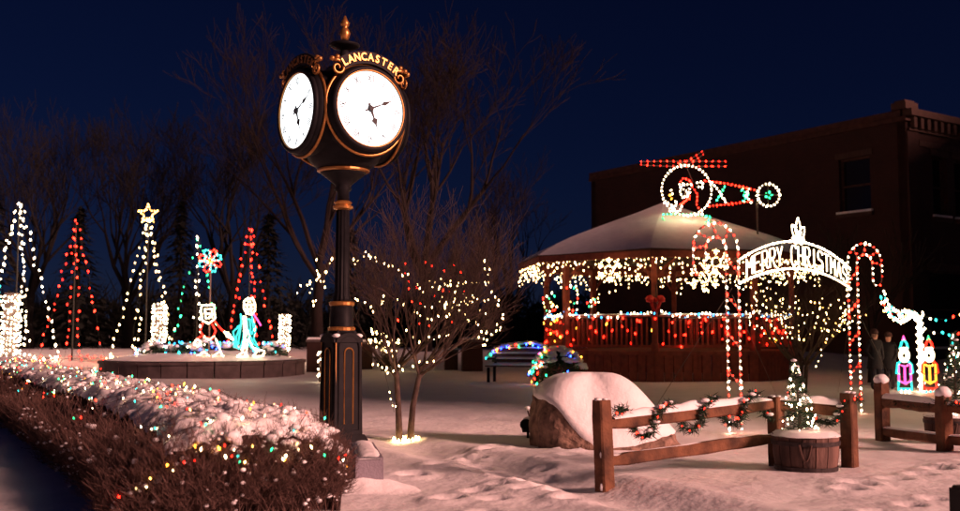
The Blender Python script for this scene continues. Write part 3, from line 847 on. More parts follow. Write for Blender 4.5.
def arch_tree():
    rng = random.Random(52)
    b = gp(797, 404); b.z -= .03
    t = thing('ornamental_tree', b, 'bare multi-stemmed small tree strung with lights beyond the greeting arch', 'tree')
    tr = MB(); cr = MB(); nodes = []
    for i in range(3):
        p0 = b + V((rng.uniform(-.1, .1), rng.uniform(-.1, .1), 0)); p1 = p0 + V((rng.uniform(-.2, .2), 0, .8)); tr.tube([p0, p0.lerp(p1, .5), p1], [.06, .05, .04], 7)
        for k in range(6):
            a = rng.uniform(0, 6.28); dv = V((math.cos(a) * .9, math.sin(a) * .6, rng.uniform(.6, 1.2))).normalized()
            grow(cr, p1, dv, rng.uniform(.7, 1.0), .03, 0, rng, nodes, .5, .3, (5, 4, 3, 3, 3, 3), (3, 3, 3, 2), 3, .004, .68)
    tr.build('trunk', BARK, t, smooth_=True); cr.build('crown', BARK, t)
    ls = thing('light_string', b + V((0, 0, 1.2)), 'warm white light strands looped through the tree beyond the greeting arch', 'light string', 'strings of lights')
    Yc = b.y; lines = []; sp = []
    for lev, pts in nodes:
        if lev in (1, 2) and rng.random() < .12:
            lines.append(pts); sp += [p for p in along(pts, .13) if rng.random() < .85 and p.z < 2.75]
    for i in range(5):
        a_, b_ = at(rng.uniform(744, 770), 275 + i * 13, Yc + rng.uniform(-.7, .4)), at(rng.uniform(822, 846), 280 + i * 14 + rng.uniform(-8, 8), Yc + rng.uniform(-.7, .4))
        pl = [p + V((0, rng.uniform(-.1, .1), rng.uniform(-.12, .12))) for p in sag(a_, b_, rng.uniform(.0, .25), 9)]; lines.append(pl); sp += [p for p in along(pl, .13) if rng.random() < .8]
    for (pl) in ([(826, 338), (822, 352), (818, 362), (812, 370)], [(750, 282), (757, 300), (748, 318), (756, 335)], [(760, 285), (764, 296), (772, 300)], [(838, 330), (845, 318), (840, 305)]):
        q = [at(a_, b_, Yc - .3) for a_, b_ in pl]; lines.append(q); sp += along(q, .12)
    w_, g_ = [p for i, p in enumerate(sp) if i % 5], [p for i, p in enumerate(sp) if i % 5 == 0]
    bulbs(ls, {'warm': w_, 'gold': g_}, .0145, .03); wire(ls, lines, .003)
arch_tree()

# ================================================================== CONE LIGHT TREES AT THE BACK LEFT
def cone_tree(px, apex, rad_px, colr, label, Y=43.0, n=8, ph=0.0, col2=None, step=.33, top=None, gaps=.12, ring=True):
    rng = random.Random(int(px * 7 + apex))
    c = at(px, 355, Y); c.z = G(c.x, Y, False); h = at(px, apex, Y).z - c.z; r = rad_px * Y / F
    t = thing('light_tree', c, label, 'light tree', 'cone-shaped light trees')
    mb = MB(); mb.tube([c, c + V((0, 0, h + .1))], [.04, .025], 6); mb.build('pole', WIRE, t)
    spots = {}; lines = []
    for k in range(n):
        a = 2 * math.pi * k / n + ph
        foot = c + V((r * math.cos(a), r * math.sin(a) * .8, .12)); apx = c + V((.05 * math.cos(a), .05 * math.sin(a), h))
        ln = [p + V((rng.uniform(-.07, .07), 0, 0)) for p in sag(apx, foot, rng.uniform(-.15, .45), 10)]; lines.append(ln)
        for i, p in enumerate(along(ln, step)):
            if rng.random() < gaps: continue
            spots.setdefault(col2 if (col2 and k % 2) else colr, []).append(p)
    if ring:
        pl = [c + V((r * math.cos(R(a)), r * math.sin(R(a)) * .8, .10)) for a in range(0, 360, 15)]; lines.append(pl + [pl[0]])
        spots.setdefault(colr, []).extend(along(pl + [pl[0]], step * 1.15))
    bulbs(t, spots, .043, .07); wire(t, lines, .006)
    if top:
        fr = []
        for k in range(5):
            a = R(90 + 72 * k); b_ = R(90 + 72 * k + 36)
            fr += [(.42 * math.cos(a), .42 * math.sin(a)), (.17 * math.cos(b_), .17 * math.sin(b_))]
        motif(t, c + V((0, -.06, h + .25)), (1, 0, 0), (0, 0, 1), [(top, fr + [fr[0]])], .04, .12, .012)
cone_tree(14, 205, 42, 'white', 'cone of white light strands with green ones mixed in beside the bright column', n=5, ph=.3, col2='white')
cone_tree(72, 222, 32, 'red', 'cone of red light strands between the white and the gold-topped ones', n=4, ph=.5, step=.36, gaps=.22)
cone_tree(145, 220, 36, 'warm', 'cone of warm white light strands topped by a bright gold star', n=5, ph=.95, top='gold', gaps=.2)
cone_tree(196, 238, 26, 'green', 'narrow cone of sparse green and white light strands behind the planter', n=4, ph=.1, col2='white', gaps=.45, Y=44.5, ring=False)
cone_tree(248, 230, 30, 'red', 'cone of red light strands rising behind the lit walking figures', n=5, ph=.15, step=.33, gaps=.22)
cone_tree(-22, 216, 34, 'teal', 'cone of teal light strands at the far end beyond the bright column', n=6, ph=.2, Y=45, gaps=.3)

def light_column(px, y0, y1, wpx, Y, label):
    rng = random.Random(px)
    top = at(px, y0, Y); b = V((top.x, Y, G(top.x, Y, False))); h = top.z - b.z; w = wpx * Y / F
    t = thing('light_column', b, label, 'light column', 'square columns wrapped in white lights')
    mb = MB(); mb.box(b + V((0, 0, h / 2)), (w * .78, w * .78, h), R(8)); mb.build('column', DCONC, t)
    sp = []; z0 = max(.05, at(px, y1, Y).z - b.z)
    z = z0
    while z < h:
        for k in range(16):
            a = k / 16 * 4; f = int(a); u = (a - f - .5) * w
            dx, dy = ((u, -w / 2), (w / 2, u), (-u, w / 2), (-w / 2, -u))[f]
            if rng.random() < .9: sp.append(b + V((dx + rng.uniform(-.02, .02), dy, z + rng.uniform(-.05, .05))))
        z += .15
    bulbs(t, {'white': sp}, .030)
light_column(12, 293, 366, 14, 37, 'tall square column wrapped in bright white lights at the hedge far end')
light_column(160, 304, 342, 11, 41, 'square column wrapped in white lights beside the gold-topped light tree')
light_column(285, 314, 349, 9, 41.5, 'square column wrapped in white lights beside the red light tree by the planter')
def stake():
    b = gp(320, 382); t = thing('light_stake', b, 'slender post wound with white lights standing behind the clock base', 'light stake')
    h = at(320, 351, b.y).z - b.z
    mb = MB(); mb.tube([b, b + V((0, 0, h))], .05, 6); mb.build('post', STEEL, t)
    bulbs(t, {'white': [b + V((.07 * math.cos(i * 1.1), .07 * math.sin(i * 1.1), .08 + (h - .1) * i / 22)) for i in range(23) if i not in (9, 10)]}, .027)
stake()

# ================================================================== ROUND PLANTER AND ITS FIGURES
def planter():
    Y = 35.6; x = (206 - 480) / F * Y; Rr = 3.5; g = G(x, Y, False)
    b = V((x, Y, g)); t = thing('round_planter', b, 'low round dark stone planter filled with snow', 'planter')
    n = 26; h = .50
    seg = None
    for k in range(n):
        a0, a1 = 2 * math.pi * k / n, 2 * math.pi * (k + 1) / n - .012
        m = MB(); vs_ = []
        for z in (g - .1, g + h - .09):
            for rr in (Rr - .3, Rr):
                for a in (a0, (a0 + a1) / 2, a1): vs_.append(b + V((rr * math.cos(a), rr * math.sin(a), z - b.z)))
        m.add(vs_, [(3, 4, 10, 9), (4, 5, 11, 10), (0, 6, 7, 1), (1, 7, 8, 2), (6, 9, 10, 7), (7, 10, 11, 8), (0, 3, 9, 6), (2, 8, 11, 5)])
        m.build('stone_block', DCONC, t)
        m = MB(); vs_ = []
        for z in (g + h - .086, g + h):
            for rr in (Rr - .33, Rr + .05):
                for a in (a0, (a0 + a1) / 2, a1): vs_.append(b + V((rr * math.cos(a), rr * math.sin(a), z - b.z)))
        m.add(vs_, [(3, 4, 10, 9), (4, 5, 11, 10), (0, 6, 7, 1), (1, 7, 8, 2), (6, 9, 10, 7), (7, 10, 11, 8), (0, 3, 9, 6), (2, 8, 11, 5), (0, 1, 4, 3), (1, 2, 5, 4)])
        m.build('cap_stone', DCONC, t)
    rng = random.Random(4); m = MB(); nr, na = 12, 60; 
    m.v.append((x, Y, g + h + .30))
    for i in range(1, nr + 1):
        for j in range(na):
            rr = (Rr - .12) * i / nr; a = 2 * math.pi * j / na
            m.v.append((x + rr * math.cos(a), Y + rr * math.sin(a), g + h + .03 + .28 * (1 - (i / nr) ** 2) + (.07 * noise.noise(V((rr * math.cos(a) * 1.3, rr * math.sin(a) * 1.3, 4))) if i < nr else 0)))
    for j in range(na): m.f.append((0, 1 + j, 1 + (j + 1) % na))
    for i in range(nr - 1):
        for j in range(na): m.f.append((1 + i * na + j, 1 + (i + 1) * na + j, 1 + (i + 1) * na + (j + 1) % na, 1 + i * na + (j + 1) % na))
    m.build('snow_fill', SNOWCAP, t, smooth_=True)
    top = g + h + .2
    # low evergreen cushions with teal and blue lights
    labs = ['low snowy cushion shrub with teal lights beside the child figure', 'low snowy shrub with blue and teal lights at the planter left rim', 'low shrub with teal lights behind the flower pole', 'low shrub dotted with blue lights between the two figures', 'low snowy shrub with blue lights beyond the walking figure']
    for i, (px, yy, r) in enumerate(((186, 34.6, .5), (158, 35.2, .55), (205, 37.2, .6), (228, 36.6, .5), (272, 35.6, .5))):
        c = V(((px - 480) / F * yy, yy, top - .05)); s = thing('low_shrub', c, labs[i], 'shrub', 'low shrubs on the planter')
        m = MB()
        for k in range(420):
            a, e = rng.uniform(0, 6.28), rng.uniform(0, 1.45); rr = r * rng.uniform(.55, 1.05)
            p = c + V((rr * math.cos(a) * math.cos(e) * 1.2, rr * math.sin(a) * math.cos(e), rr * math.sin(e) * .8)); L = .12
            e1 = V((rng.uniform(-1, 1), rng.uniform(-1, 1), rng.uniform(-.2, 1))).normalized() * L; e2 = e1.orthogonal().normalized() * L * .3
            m.add([p - e2, p + e1, p + e2], [(0, 1, 2)])
        m.build('foliage', NEEDLE, s)
        m = MB()
        for k in range(16):
            a, e = rng.uniform(0, 6.28), rng.uniform(.5, 1.5); m.blob(c + V((r * 1.1 * math.cos(a) * math.cos(e), r * math.sin(a) * math.cos(e), r * .85 * math.sin(e))), rng.uniform(.08, .2), (1, 1, .5), rng)
        m.build('snow_clumps', SNOWCAP, s, smooth_=True, kind='stuff')
        sp = {}
        for k in range(15):
            a, e = rng.uniform(3.0, 6.4), rng.uniform(.05, 1.3)
            sp.setdefault(rng.choice(('teal', 'teal', 'blue', 'cyan', 'white') if i != 3 else ('blue', 'blue', 'teal')), []).append(c + V((r * 1.3 * math.cos(a) * math.cos(e), r * 1.1 * math.sin(a) * math.cos(e), r * .9 * math.sin(e) + .05)))
        bulbs(s, sp, .030)
    k_ = 34.0 / F
    # flower on a pole: eight petals red/teal with amber heart
    c = V(((210 - 480) * k_, 34.0, top - .1)); zc = at(210, 261, 34).z
    t2 = thing('light_flower', c, 'red and green light flower with amber heart on a tall pole', 'light display')
    m = MB(); m.tube([c, V((c.x, c.y, zc))], .03, 6); m.build('pole', STEEL, t2)
    lines = []
    for q in range(8):
        a = R(22.5 + 45 * q); ca, sa = math.cos(a), math.sin(a)
        pet = [(u * ca - w_ * sa, u * sa + w_ * ca) for u, w_ in ((.10, 0), (.2, .09), (.33, .10), (.42, 0), (.33, -.10), (.2, -.09), (.10, 0))]
        lines.append(('red' if q % 2 else 'teal', pet))
    lines.append(('amber', circ(0, 0, .07, 10)))
    motif(t2, (c.x, c.y - .05, zc), (1, 0, 0), (0, 0, 1), lines, .036, .12, .012)
    # child figure pulling, outlined in white and red
    Yf = 33.6; kf = Yf / F; O = at(207, 357, Yf); O.z = max(O.z, top - .02)
    def px_(lst): return [((a_ - 207) * kf, (357 - b_) * kf) for a_, b_ in lst]
    t3 = thing('light_figure', V((O.x, Yf, top - .05)), 'child figure outlined in white and red lights holding a hand out', 'light display', 'light figures on the planter')
    lines = [('white', px_([(201, 307), (213, 306), (214, 320), (208, 325), (202, 322), (200, 312), (201, 307)])), ('white', px_([(204, 311), (211, 310), (211, 318), (205, 320), (204, 311)])), ('white', px_([(206, 315), (209, 315)])), ('red', px_([(202, 325), (200, 332), (203, 338), (212, 340), (215, 332), (211, 325)])),
             ('red', px_([(213, 322), (218, 328), (223, 333)])), ('white', px_([(223, 333), (227, 338), (232, 341), (228, 335), (223, 333)])), ('white', px_([(197, 340), (194, 345), (198, 348), (201, 343), (197, 340)])),
             ('white', px_([(204, 338), (209, 341), (214, 337)])), ('white', px_([(215, 340), (218, 347), (221, 355)])), ('red', px_([(200, 338), (196, 341)])),
             ('white', px_([(198, 357), (204, 353), (210, 357), (200, 358)])), ('white', px_([(213, 357), (219, 353), (224, 358), (214, 358)]))]
    motif(t3, O, (1, 0.15, 0), (0, 0, 1), lines, .028, .085, .012, .026)
    O2 = at(245, 357, Yf); O2.z = O.z
    def q_(lst): return [((a_ - 245) * kf, (357 - b_) * kf) for a_, b_ in lst]
    t4 = thing('light_figure', V((O2.x, Yf, top - .05)), 'skater figure outlined in teal coat and white hat and legs', 'light display', 'light figures on the planter')
    lines = [('white', q_([(243, 303), (246, 300), (252, 300), (254, 306), (254, 312), (251, 316), (246, 315), (243, 310), (243, 303)])), ('white', q_([(243, 306), (254, 306)])), ('white', q_([(245, 311), (252, 310)])),
             ('teal', q_([(240, 316), (241, 325), (238, 333), (235, 341), (234, 348), (240, 350), (243, 340), (244, 328), (244, 318)])), ('teal', q_([(244, 320), (251, 321), (253, 330), (251, 336)])), ('teal', q_([(239, 327), (233, 333), (236, 348)])),
             ('teal', q_([(250, 338), (253, 345), (258, 349), (252, 350), (247, 343)])), ('teal', q_([(246, 321), (247, 330), (251, 334)])), ('white', q_([(243, 318), (244, 340), (242, 352)])), ('white', q_([(247, 332), (249, 337), (247, 345), (246, 355)])), ('white', q_([(248, 340), (252, 348), (258, 352)])),
             ('white', q_([(238, 357), (243, 353), (248, 357), (239, 358)])), ('white', q_([(253, 357), (258, 351), (264, 352), (263, 357), (254, 358)])), ('pink', q_([(253, 316), (257, 322), (260, 327)])), ('teal', q_([(241, 318), (240, 330), (238, 346)])), ('teal', q_([(236, 338), (237, 349)])), ('teal', q_([(249, 322), (250, 330), (248, 340), (251, 348)])), ('white', q_([(247, 303), (250, 303)])), ('white', q_([(245, 318), (246, 330), (244, 350)])), ('white', q_([(246, 306), (247, 314)])), ('white', q_([(250, 306), (250, 314)])), ('teal', q_([(251, 318), (255, 330), (253, 340), (257, 347)]))]
    motif(t4, O2, (1, 0.15, 0), (0, 0, 1), lines, .026, .08, .012, .028)
planter()

# ================================================================== LOW BRICK PIERS
def piers():
    labs = ['low brick pier with snow cap left of the clock base', 'low brick pier seen just right of the clock base', 'low brick pier behind the bare tree crown right side', 'small low brick pier next to the wider pier behind the bare tree']
    for i, (px, y0, y1, wp) in enumerate(((315, 342, 372, 16), (364, 344, 366, 17), (472, 342, 371, 20), (451, 352, 370, 13))):
        b = gp(px, y1); h = at(px, y0, b.y).z - b.z; w = wp * b.y / F
        t = thing('brick_pier', b, labs[i], 'pier', 'low brick piers')
        m = MB(); m.box(b + V((0, 0, h / 2 - .05)), (w, w * .8, h + .1), .1); m.build('shaft', BRICK, t)
        m = MB(); m.box(b + V((0, 0, h + .05)), (w * 1.1, w * .9, .1), .1); m.build('cap', DCONC, t)
        m = MB(); m.box(b + V((0, 0, h + .14)), (w * 1.05, w * .85, .09), .1, top=.8); m.build('snow_layer', SNOWCAP, t)
    # shrub wrapped in net lights seen past the tree
    b = gp(385, 371); t = thing('lit_shrub', b, 'rounded shrub covered in warm white net lights behind the bare tree', 'shrub')
    rng = random.Random(2); m = MB(); sp = []
    c = at(383, 343, b.y); 
    for k in range(160):
        a = rng.uniform(0, 6.28); p = b + V((rng.gauss(0, .06), rng.gauss(0, .06), 0)); e = b + V((1.0 * math.cos(a) * rng.random(), .6 * math.sin(a) * rng.random(), rng.uniform(.4, 1.45))); m.tube([p, p.lerp(e, .5) + V((0, 0, .1)), e], [.012, .009, .005], 3, caps=False)
    m.build('twigs', BARK, t, kind='stuff')
    for k in range(46):
        u = rng.uniform(-1, 1); v_ = rng.uniform(-.5, .5); q = at(383 + u * 15 + v_ * -6, 343 + v_ * 17 + u * 6, b.y - rng.uniform(0, .5)); sp.append(q)
    bulbs(t, {'warm': sp}, .033)
piers()

# ================================================================== BANDSTAND
GC = V((6.3, 34.0, 0)); GA0 = R(-105)
def gang(k): return GA0 + R(45) * k
def gpt(r, k, z): return V((GC.x + r * math.cos(gang(k)), GC.y + r * math.sin(gang(k)), z))
ZD, ZR, ZE, ZP, RE, RP = .92, 1.98, 3.92, 5.72, 5.1, 4.1
def bandstand():
    b = V((GC.x, GC.y, G(GC.x, GC.y, False)))
    t = thing('bandstand', b, 'octagonal wooden bandstand with snow-covered roof and red railings', 'bandstand')
    m = MB(); m.add([gpt(4.35, k, ZD - .12) for k in range(8)] + [gpt(4.35, k, ZD) for k in range(8)], [tuple(range(7, -1, -1)), tuple(range(8, 16))] + [(k, (k + 1) % 8, 8 + (k + 1) % 8, 8 + k) for k in range(8)])
    m.build('deck', RAILRED, t)
    ent = 4                                            # open side for the steps, away from view
    for k in range(8):
        a, c = gpt(4.22, k, -.1), gpt(4.22, k + 1, -.1)
        n_ = 11                                        # skirt boards
        nrm = ((a + c) / 2 - V((GC.x, GC.y, -.1))).normalized()
        for i in range(n_):
            p, q = a.lerp(c, i / n_), a.lerp(c, (i + .93) / n_)
            mm = MB(); o_ = nrm * .03; vs_ = []
            for z in (-.1, ZD - .123):
                vs_ += [V((s.x, s.y, z)) for s in (p, q, q - o_, p - o_)]
            mm.add(vs_, [(3, 2, 1, 0), (4, 5, 6, 7), (0, 1, 5, 4), (1, 2, 6, 5), (2, 3, 7, 6), (3, 0, 4, 7)])
            mm.build('skirt_board', RAILRED, t)
    for k in range(8):
        m = MB(); p = gpt(RP, k, 0); rz = gang(k)
        m.box((p.x, p.y, (ZD + ZE) / 2 - .02), (.17, .17, ZE - ZD - .05), rz); m.box((p.x, p.y, ZD + .12), (.23, .23, .24), rz); m.box((p.x, p.y, ZE - .16), (.24, .24, .1), rz)
        po = m.build('post', RAILRED, t)
        m = MB()
        for s in (-1, 1):                              # curved braces
            d = (gpt(RP, k + s, 0) - p).normalized()
            m.tube([p + d * .08 + V((0, 0, ZE - .85)), p + d * .35 + V((0, 0, ZE - .45)), p + d * .75 + V((0, 0, ZE - .15))], .05, 4)
        m.build('brace', RAILRED, po)
        # header beam
        q = gpt(RP, k + 1, 0); m = MB(); mid = (p + q) / 2; L = (q - p).length; rz2 = math.atan2(q.y - p.y, q.x - p.x)
        m.box((mid.x, mid.y, ZE - .02), (L - .2, .12, .2), rz2); m.build('header_beam', RAILRED, t)
        if k == ent: continue
        m = MB(); m.box((mid.x, mid.y, ZR), (L - .2, .11, .07), rz2); m.build('top_rail', RAILRED, t)
        m = MB(); m.box((mid.x, mid.y, ZD + .14), (L - .2, .08, .08), rz2); m.build('bottom_rail', RAILRED, t)
        m = MB(); m.box((mid.x, mid.y, ZR + .05), (L - .3, .10, .035), rz2, top=.9); m.build('rail_snow', SNOWCAP, t)
        nb = 17
        first = None
        for i in range(1, nb):
            f = i / nb; c = p.lerp(q, .03 + .94 * f)
            if first is None:
                mm = MB(); mm.box((c.x, c.y, (ZR + ZD) / 2 + .055), (.055, .045, ZR - ZD - .255), rz2); first = mm.build('baluster', RAILRED, t); c0 = c
            else: share(first, t, tuple(c - c0))
    for k in range(8):
        a, c = gpt(RE, k, ZE), gpt(RE, k + 1, ZE); pk = V((GC.x, GC.y, ZP)); dz = V((0, 0, .06))
        m = MB(); m.add([a, c, pk, a - dz, c - dz, pk - dz], [(0, 1, 2), (5, 4, 3), (0, 3, 4, 1), (1, 4, 5, 2), (2, 5, 3, 0)]); m.build('roof_panel', DARKWOOD, t)
        m = MB(); mid = (a + c) / 2; L = (c - a).length; m.box((mid.x, mid.y, ZE - .15), (L - .02, .05, .2), math.atan2(c.y - a.y, c.x - a.x)); m.build('fascia', RAILRED, t)
        # snow layer: soft-edged and slightly uneven
        m = MB(); nr, nw = 12, 14
        for i in range(nr + 1):
            f = i / nr
            for j in range(nw + 1):
                e = (a.lerp(c, j / nw)); p = pk.lerp(e, f * 1.012)
                th = .20 * (1 - f ** 8) + .012
                # mitre: thin dip towards the hips so that the eight fields read
                p = p + V((0, 0, th + .03 * noise.noise(V((p.x * .7, p.y * .7, 2)))))
                m.v.append(p)
        for i in range(nr):
            for j in range(nw): q0 = i * (nw + 1) + j; m.f.append((q0, q0 + nw + 1, q0 + nw + 2, q0 + 1))
        m.build('roof_snow', SNOWCAP, t, smooth_=True)
    # steps on the far left side
    mid = (gpt(4.2, ent, 0) + gpt(4.2, ent + 1, 0)) / 2; d = (mid - V((GC.x, GC.y, 0))).normalized(); rz = math.atan2(d.y, d.x)
    for i in range(4):
        c = mid + d * (.2 + .3 * i); m = MB(); m.box((c.x, c.y, (ZD - .2 * (i + 1)) / 2), (.3, 1.8, ZD - .2 * (i + 1)), rz); m.build('step', RAILRED, t)
    return t
bandstand()
def bandstand_lights():
    rng = random.Random(14)
    t = thing('icicle_lights', V((GC.x, GC.y - RE, ZE)), 'warm white icicle lights hanging along the bandstand eaves', 'light string')
    sp = []; lines = []
    for k in range(8):
        a, c = gpt(RE - .02, k, ZE - .22), gpt(RE - .02, k + 1, ZE - .22)
        lines.append([a, c]); n = 30
        for i in range(n):
            p = a.lerp(c, (i + .5) / n); L = rng.choice((.18, .3, .45, .28, .6, .75)); m_ = max(2, int(L / .14))
            lines.append([p, p - V((0, 0, L))])
            for j in range(m_):
                if rng.random() < .86 - .25 * j / m_: sp.append(p - V((rng.uniform(-.04, .04), rng.uniform(-.04, .04), L * (j + rng.uniform(0, .95)) / m_)))
    bulbs(t, {'warm': sp}, .023, .02); wire(t, lines, .003)
    t = thing('light_string', V((GC.x, GC.y - RP, ZR)), 'alternating blue and white bulbs along the bandstand top rail', 'light string', 'strings of lights')
    sp = {'cyan': [], 'white': []}; lines = []
    for k in range(8):
        if k == 4: continue
        a, c = gpt(RP + .09, k, ZR + .10), gpt(RP + .09, k + 1, ZR + .10)
        for i, p in enumerate(along(sag(a, c, .06), .115)): sp['cyan' if i % 4 == 0 else 'white'].append(p + V((0, 0, rng.uniform(-.1, .06)))) if rng.random() > .25 else None
        lines.append(sag(a, c, .06))
    bulbs(t, sp, .026); wire(t, lines, .004)
    t = thing('light_string', V((GC.x, GC.y - RP, ZD)), 'red bulbs looped in swags across the bandstand balusters', 'light string', 'strings of lights')
    sp = {'red': [], 'amber': []}; lines = []
    for k in range(8):
        if k == 4: continue
        for s in range(6):
            a, c = gpt(RP + .09, k, 0).lerp(gpt(RP + .09, k + 1, 0), s / 6), gpt(RP + .09, k, 0).lerp(gpt(RP + .09, k + 1, 0), (s + 1) / 6)
            a.z = ZR - rng.uniform(.05, .2); c.z = ZR - rng.uniform(.05, .2); md = a.lerp(c, rng.uniform(.3, .7)); md.z = ZD + rng.uniform(.05, .4)
            pl = [a, a.lerp(md, .5) - V((0, 0, .08)), md, md.lerp(c, .5) - V((0, 0, .08)), c]; lines.append(pl)
            for p in along(pl, .40):
                if rng.random() < .72: sp['red' if rng.random() < .85 else 'amber'].append(p)
    bulbs(t, sp, .036, .03); wire(t, lines, .004)
    t = thing('light_string', V((GC.x, GC.y, 3.1)), 'straight row of white bulbs strung inside the bandstand', 'light string', 'strings of lights')
    pl = sag(at(612, 278, 33), at(700, 279, 33), .06); bulbs(t, {'warm': along(pl, .27)}, .028); wire(t, [pl], .004)
    # snowflakes on the eave
    for i, (px, py, r, lab) in enumerate(((609, 270, 12, 'smaller six-armed snowflake of white lights hung from the bandstand eave'), (704, 277, 15, 'larger six-armed snowflake of white lights low on the bandstand eave'), (716, 262, 13, 'six-armed snowflake of white lights partly behind the left candy cane'))):
        Yf = 29.35 if i == 0 else 28.95
        c = at(px, py, Yf); rr = r * Yf / F
        s = thing('light_snowflake', V((c.x, Yf, c.z - rr)), lab, 'snowflake', 'lit snowflakes on the bandstand')
        lines = [('warm', circ(0, 0, rr * .36, 12))]
        for q in range(6):
            a = R(30 + 60 * q); ca, sa = math.cos(a), math.sin(a); f = lambda u, w_: (rr * (u * ca - w_ * sa), rr * (u * sa + w_ * ca))
            lines += [('warm', [f(.36, 0), f(1, 0)]), ('warm', [f(.9, .26), f(.62, 0), f(.9, -.26)]), ('warm', [f(1, 0), f(.86, .14), f(.86, -.14), f(1, 0)])]
        motif(s, c, (1, .1, 0), (0, 0, 1), lines, .020, .085, .010)
    # little multicoloured figures standing on the left rail
    kf = 32.2 / F
    specs = [('light_ornament', 'small bell outline in mixed coloured lights on the bandstand rail', (550, 315), [[(543, 298), (548, 296), (551, 303), (553, 311), (547, 312), (544, 306), (543, 298)], [(552, 293), (555, 297)], [(553, 305), (557, 307), (554, 311)]]),
             ('light_ornament', 'tall arched candle outline in mixed coloured lights on the bandstand rail', (573, 315), [[(567, 288), (571, 286), (577, 289), (578, 297), (577, 304), (572, 303), (568, 300)], [(569, 309), (573, 311), (579, 309)]]),
             ('light_ornament', 'tilted stocking outline in mixed coloured lights on the bandstand rail', (592, 315), [[(587, 303), (592, 301), (598, 298), (599, 302), (594, 304), (590, 308), (587, 303)], [(593, 299), (596, 303)]])]
    for nm, lab, (ox, oy), lines in specs:
        Yo = 31.6 if ox < 560 else 31.2
        kf = Yo / F; O = at(ox, oy, Yo); s = thing(nm, V((O.x, O.y, ZR + .05)), lab, 'light display', 'small light figures on the rail')
        sp = {}; fr = MB(); j = 0
        for pl in lines:
            q = [O + V(((a_ - ox) * kf, 0, (oy - b_) * kf)) for a_, b_ in pl]; fr.tube(q, .010, 4)
            for p in along(q, .13): j += 1; sp.setdefault(('warm', 'red', 'white', 'green', 'gold')[j % 5], []).append(p - V((0, .03, 0)))
        fr.tube([O + V((0, 0, .02)), O + V((0, 0, (oy - lines[0][-1][1]) * kf))], .010, 4)
        fr.build('wire_frame', STEEL, s); bulbs(s, sp, .028)
    # red bow and wooden cane on the near post
    p = gpt(RP, 0, 0) + V((.0, -.16, 0)); zb = at(657, 300, p.y).z
    s = thing('post_bow', V((p.x, p.y, zb - .3)), 'red ribbon bow with a small cane on the nearest bandstand post', 'bow')
    m = MB()
    for sg in (-1, 1):
        m.blob(V((p.x + sg * .16, p.y - .02, zb + .04)), .15, (1, .45, .75), rng); m.box((p.x + sg * .09, p.y - .02, zb - .2), (.09, .02, .32), 0, 0, sg * .3)
    m.blob(V((p.x, p.y - .05, zb)), .07, (1, 1, 1), rng); m.build('ribbon', REDBOW, s, smooth_=True)
    m = MB(); m.tube([V((p.x + .02, p.y - .01, zb - .1)), V((p.x + .02, p.y - .01, zb + .42)), V((p.x + .07, p.y - .01, zb + .5)), V((p.x + .14, p.y - .01, zb + .5)), V((p.x + .18, p.y - .01, zb + .42)), V((p.x + .18, p.y - .01, zb + .32))], .022, 6); m.build('cane', STONETRIM, s)
bandstand_lights()

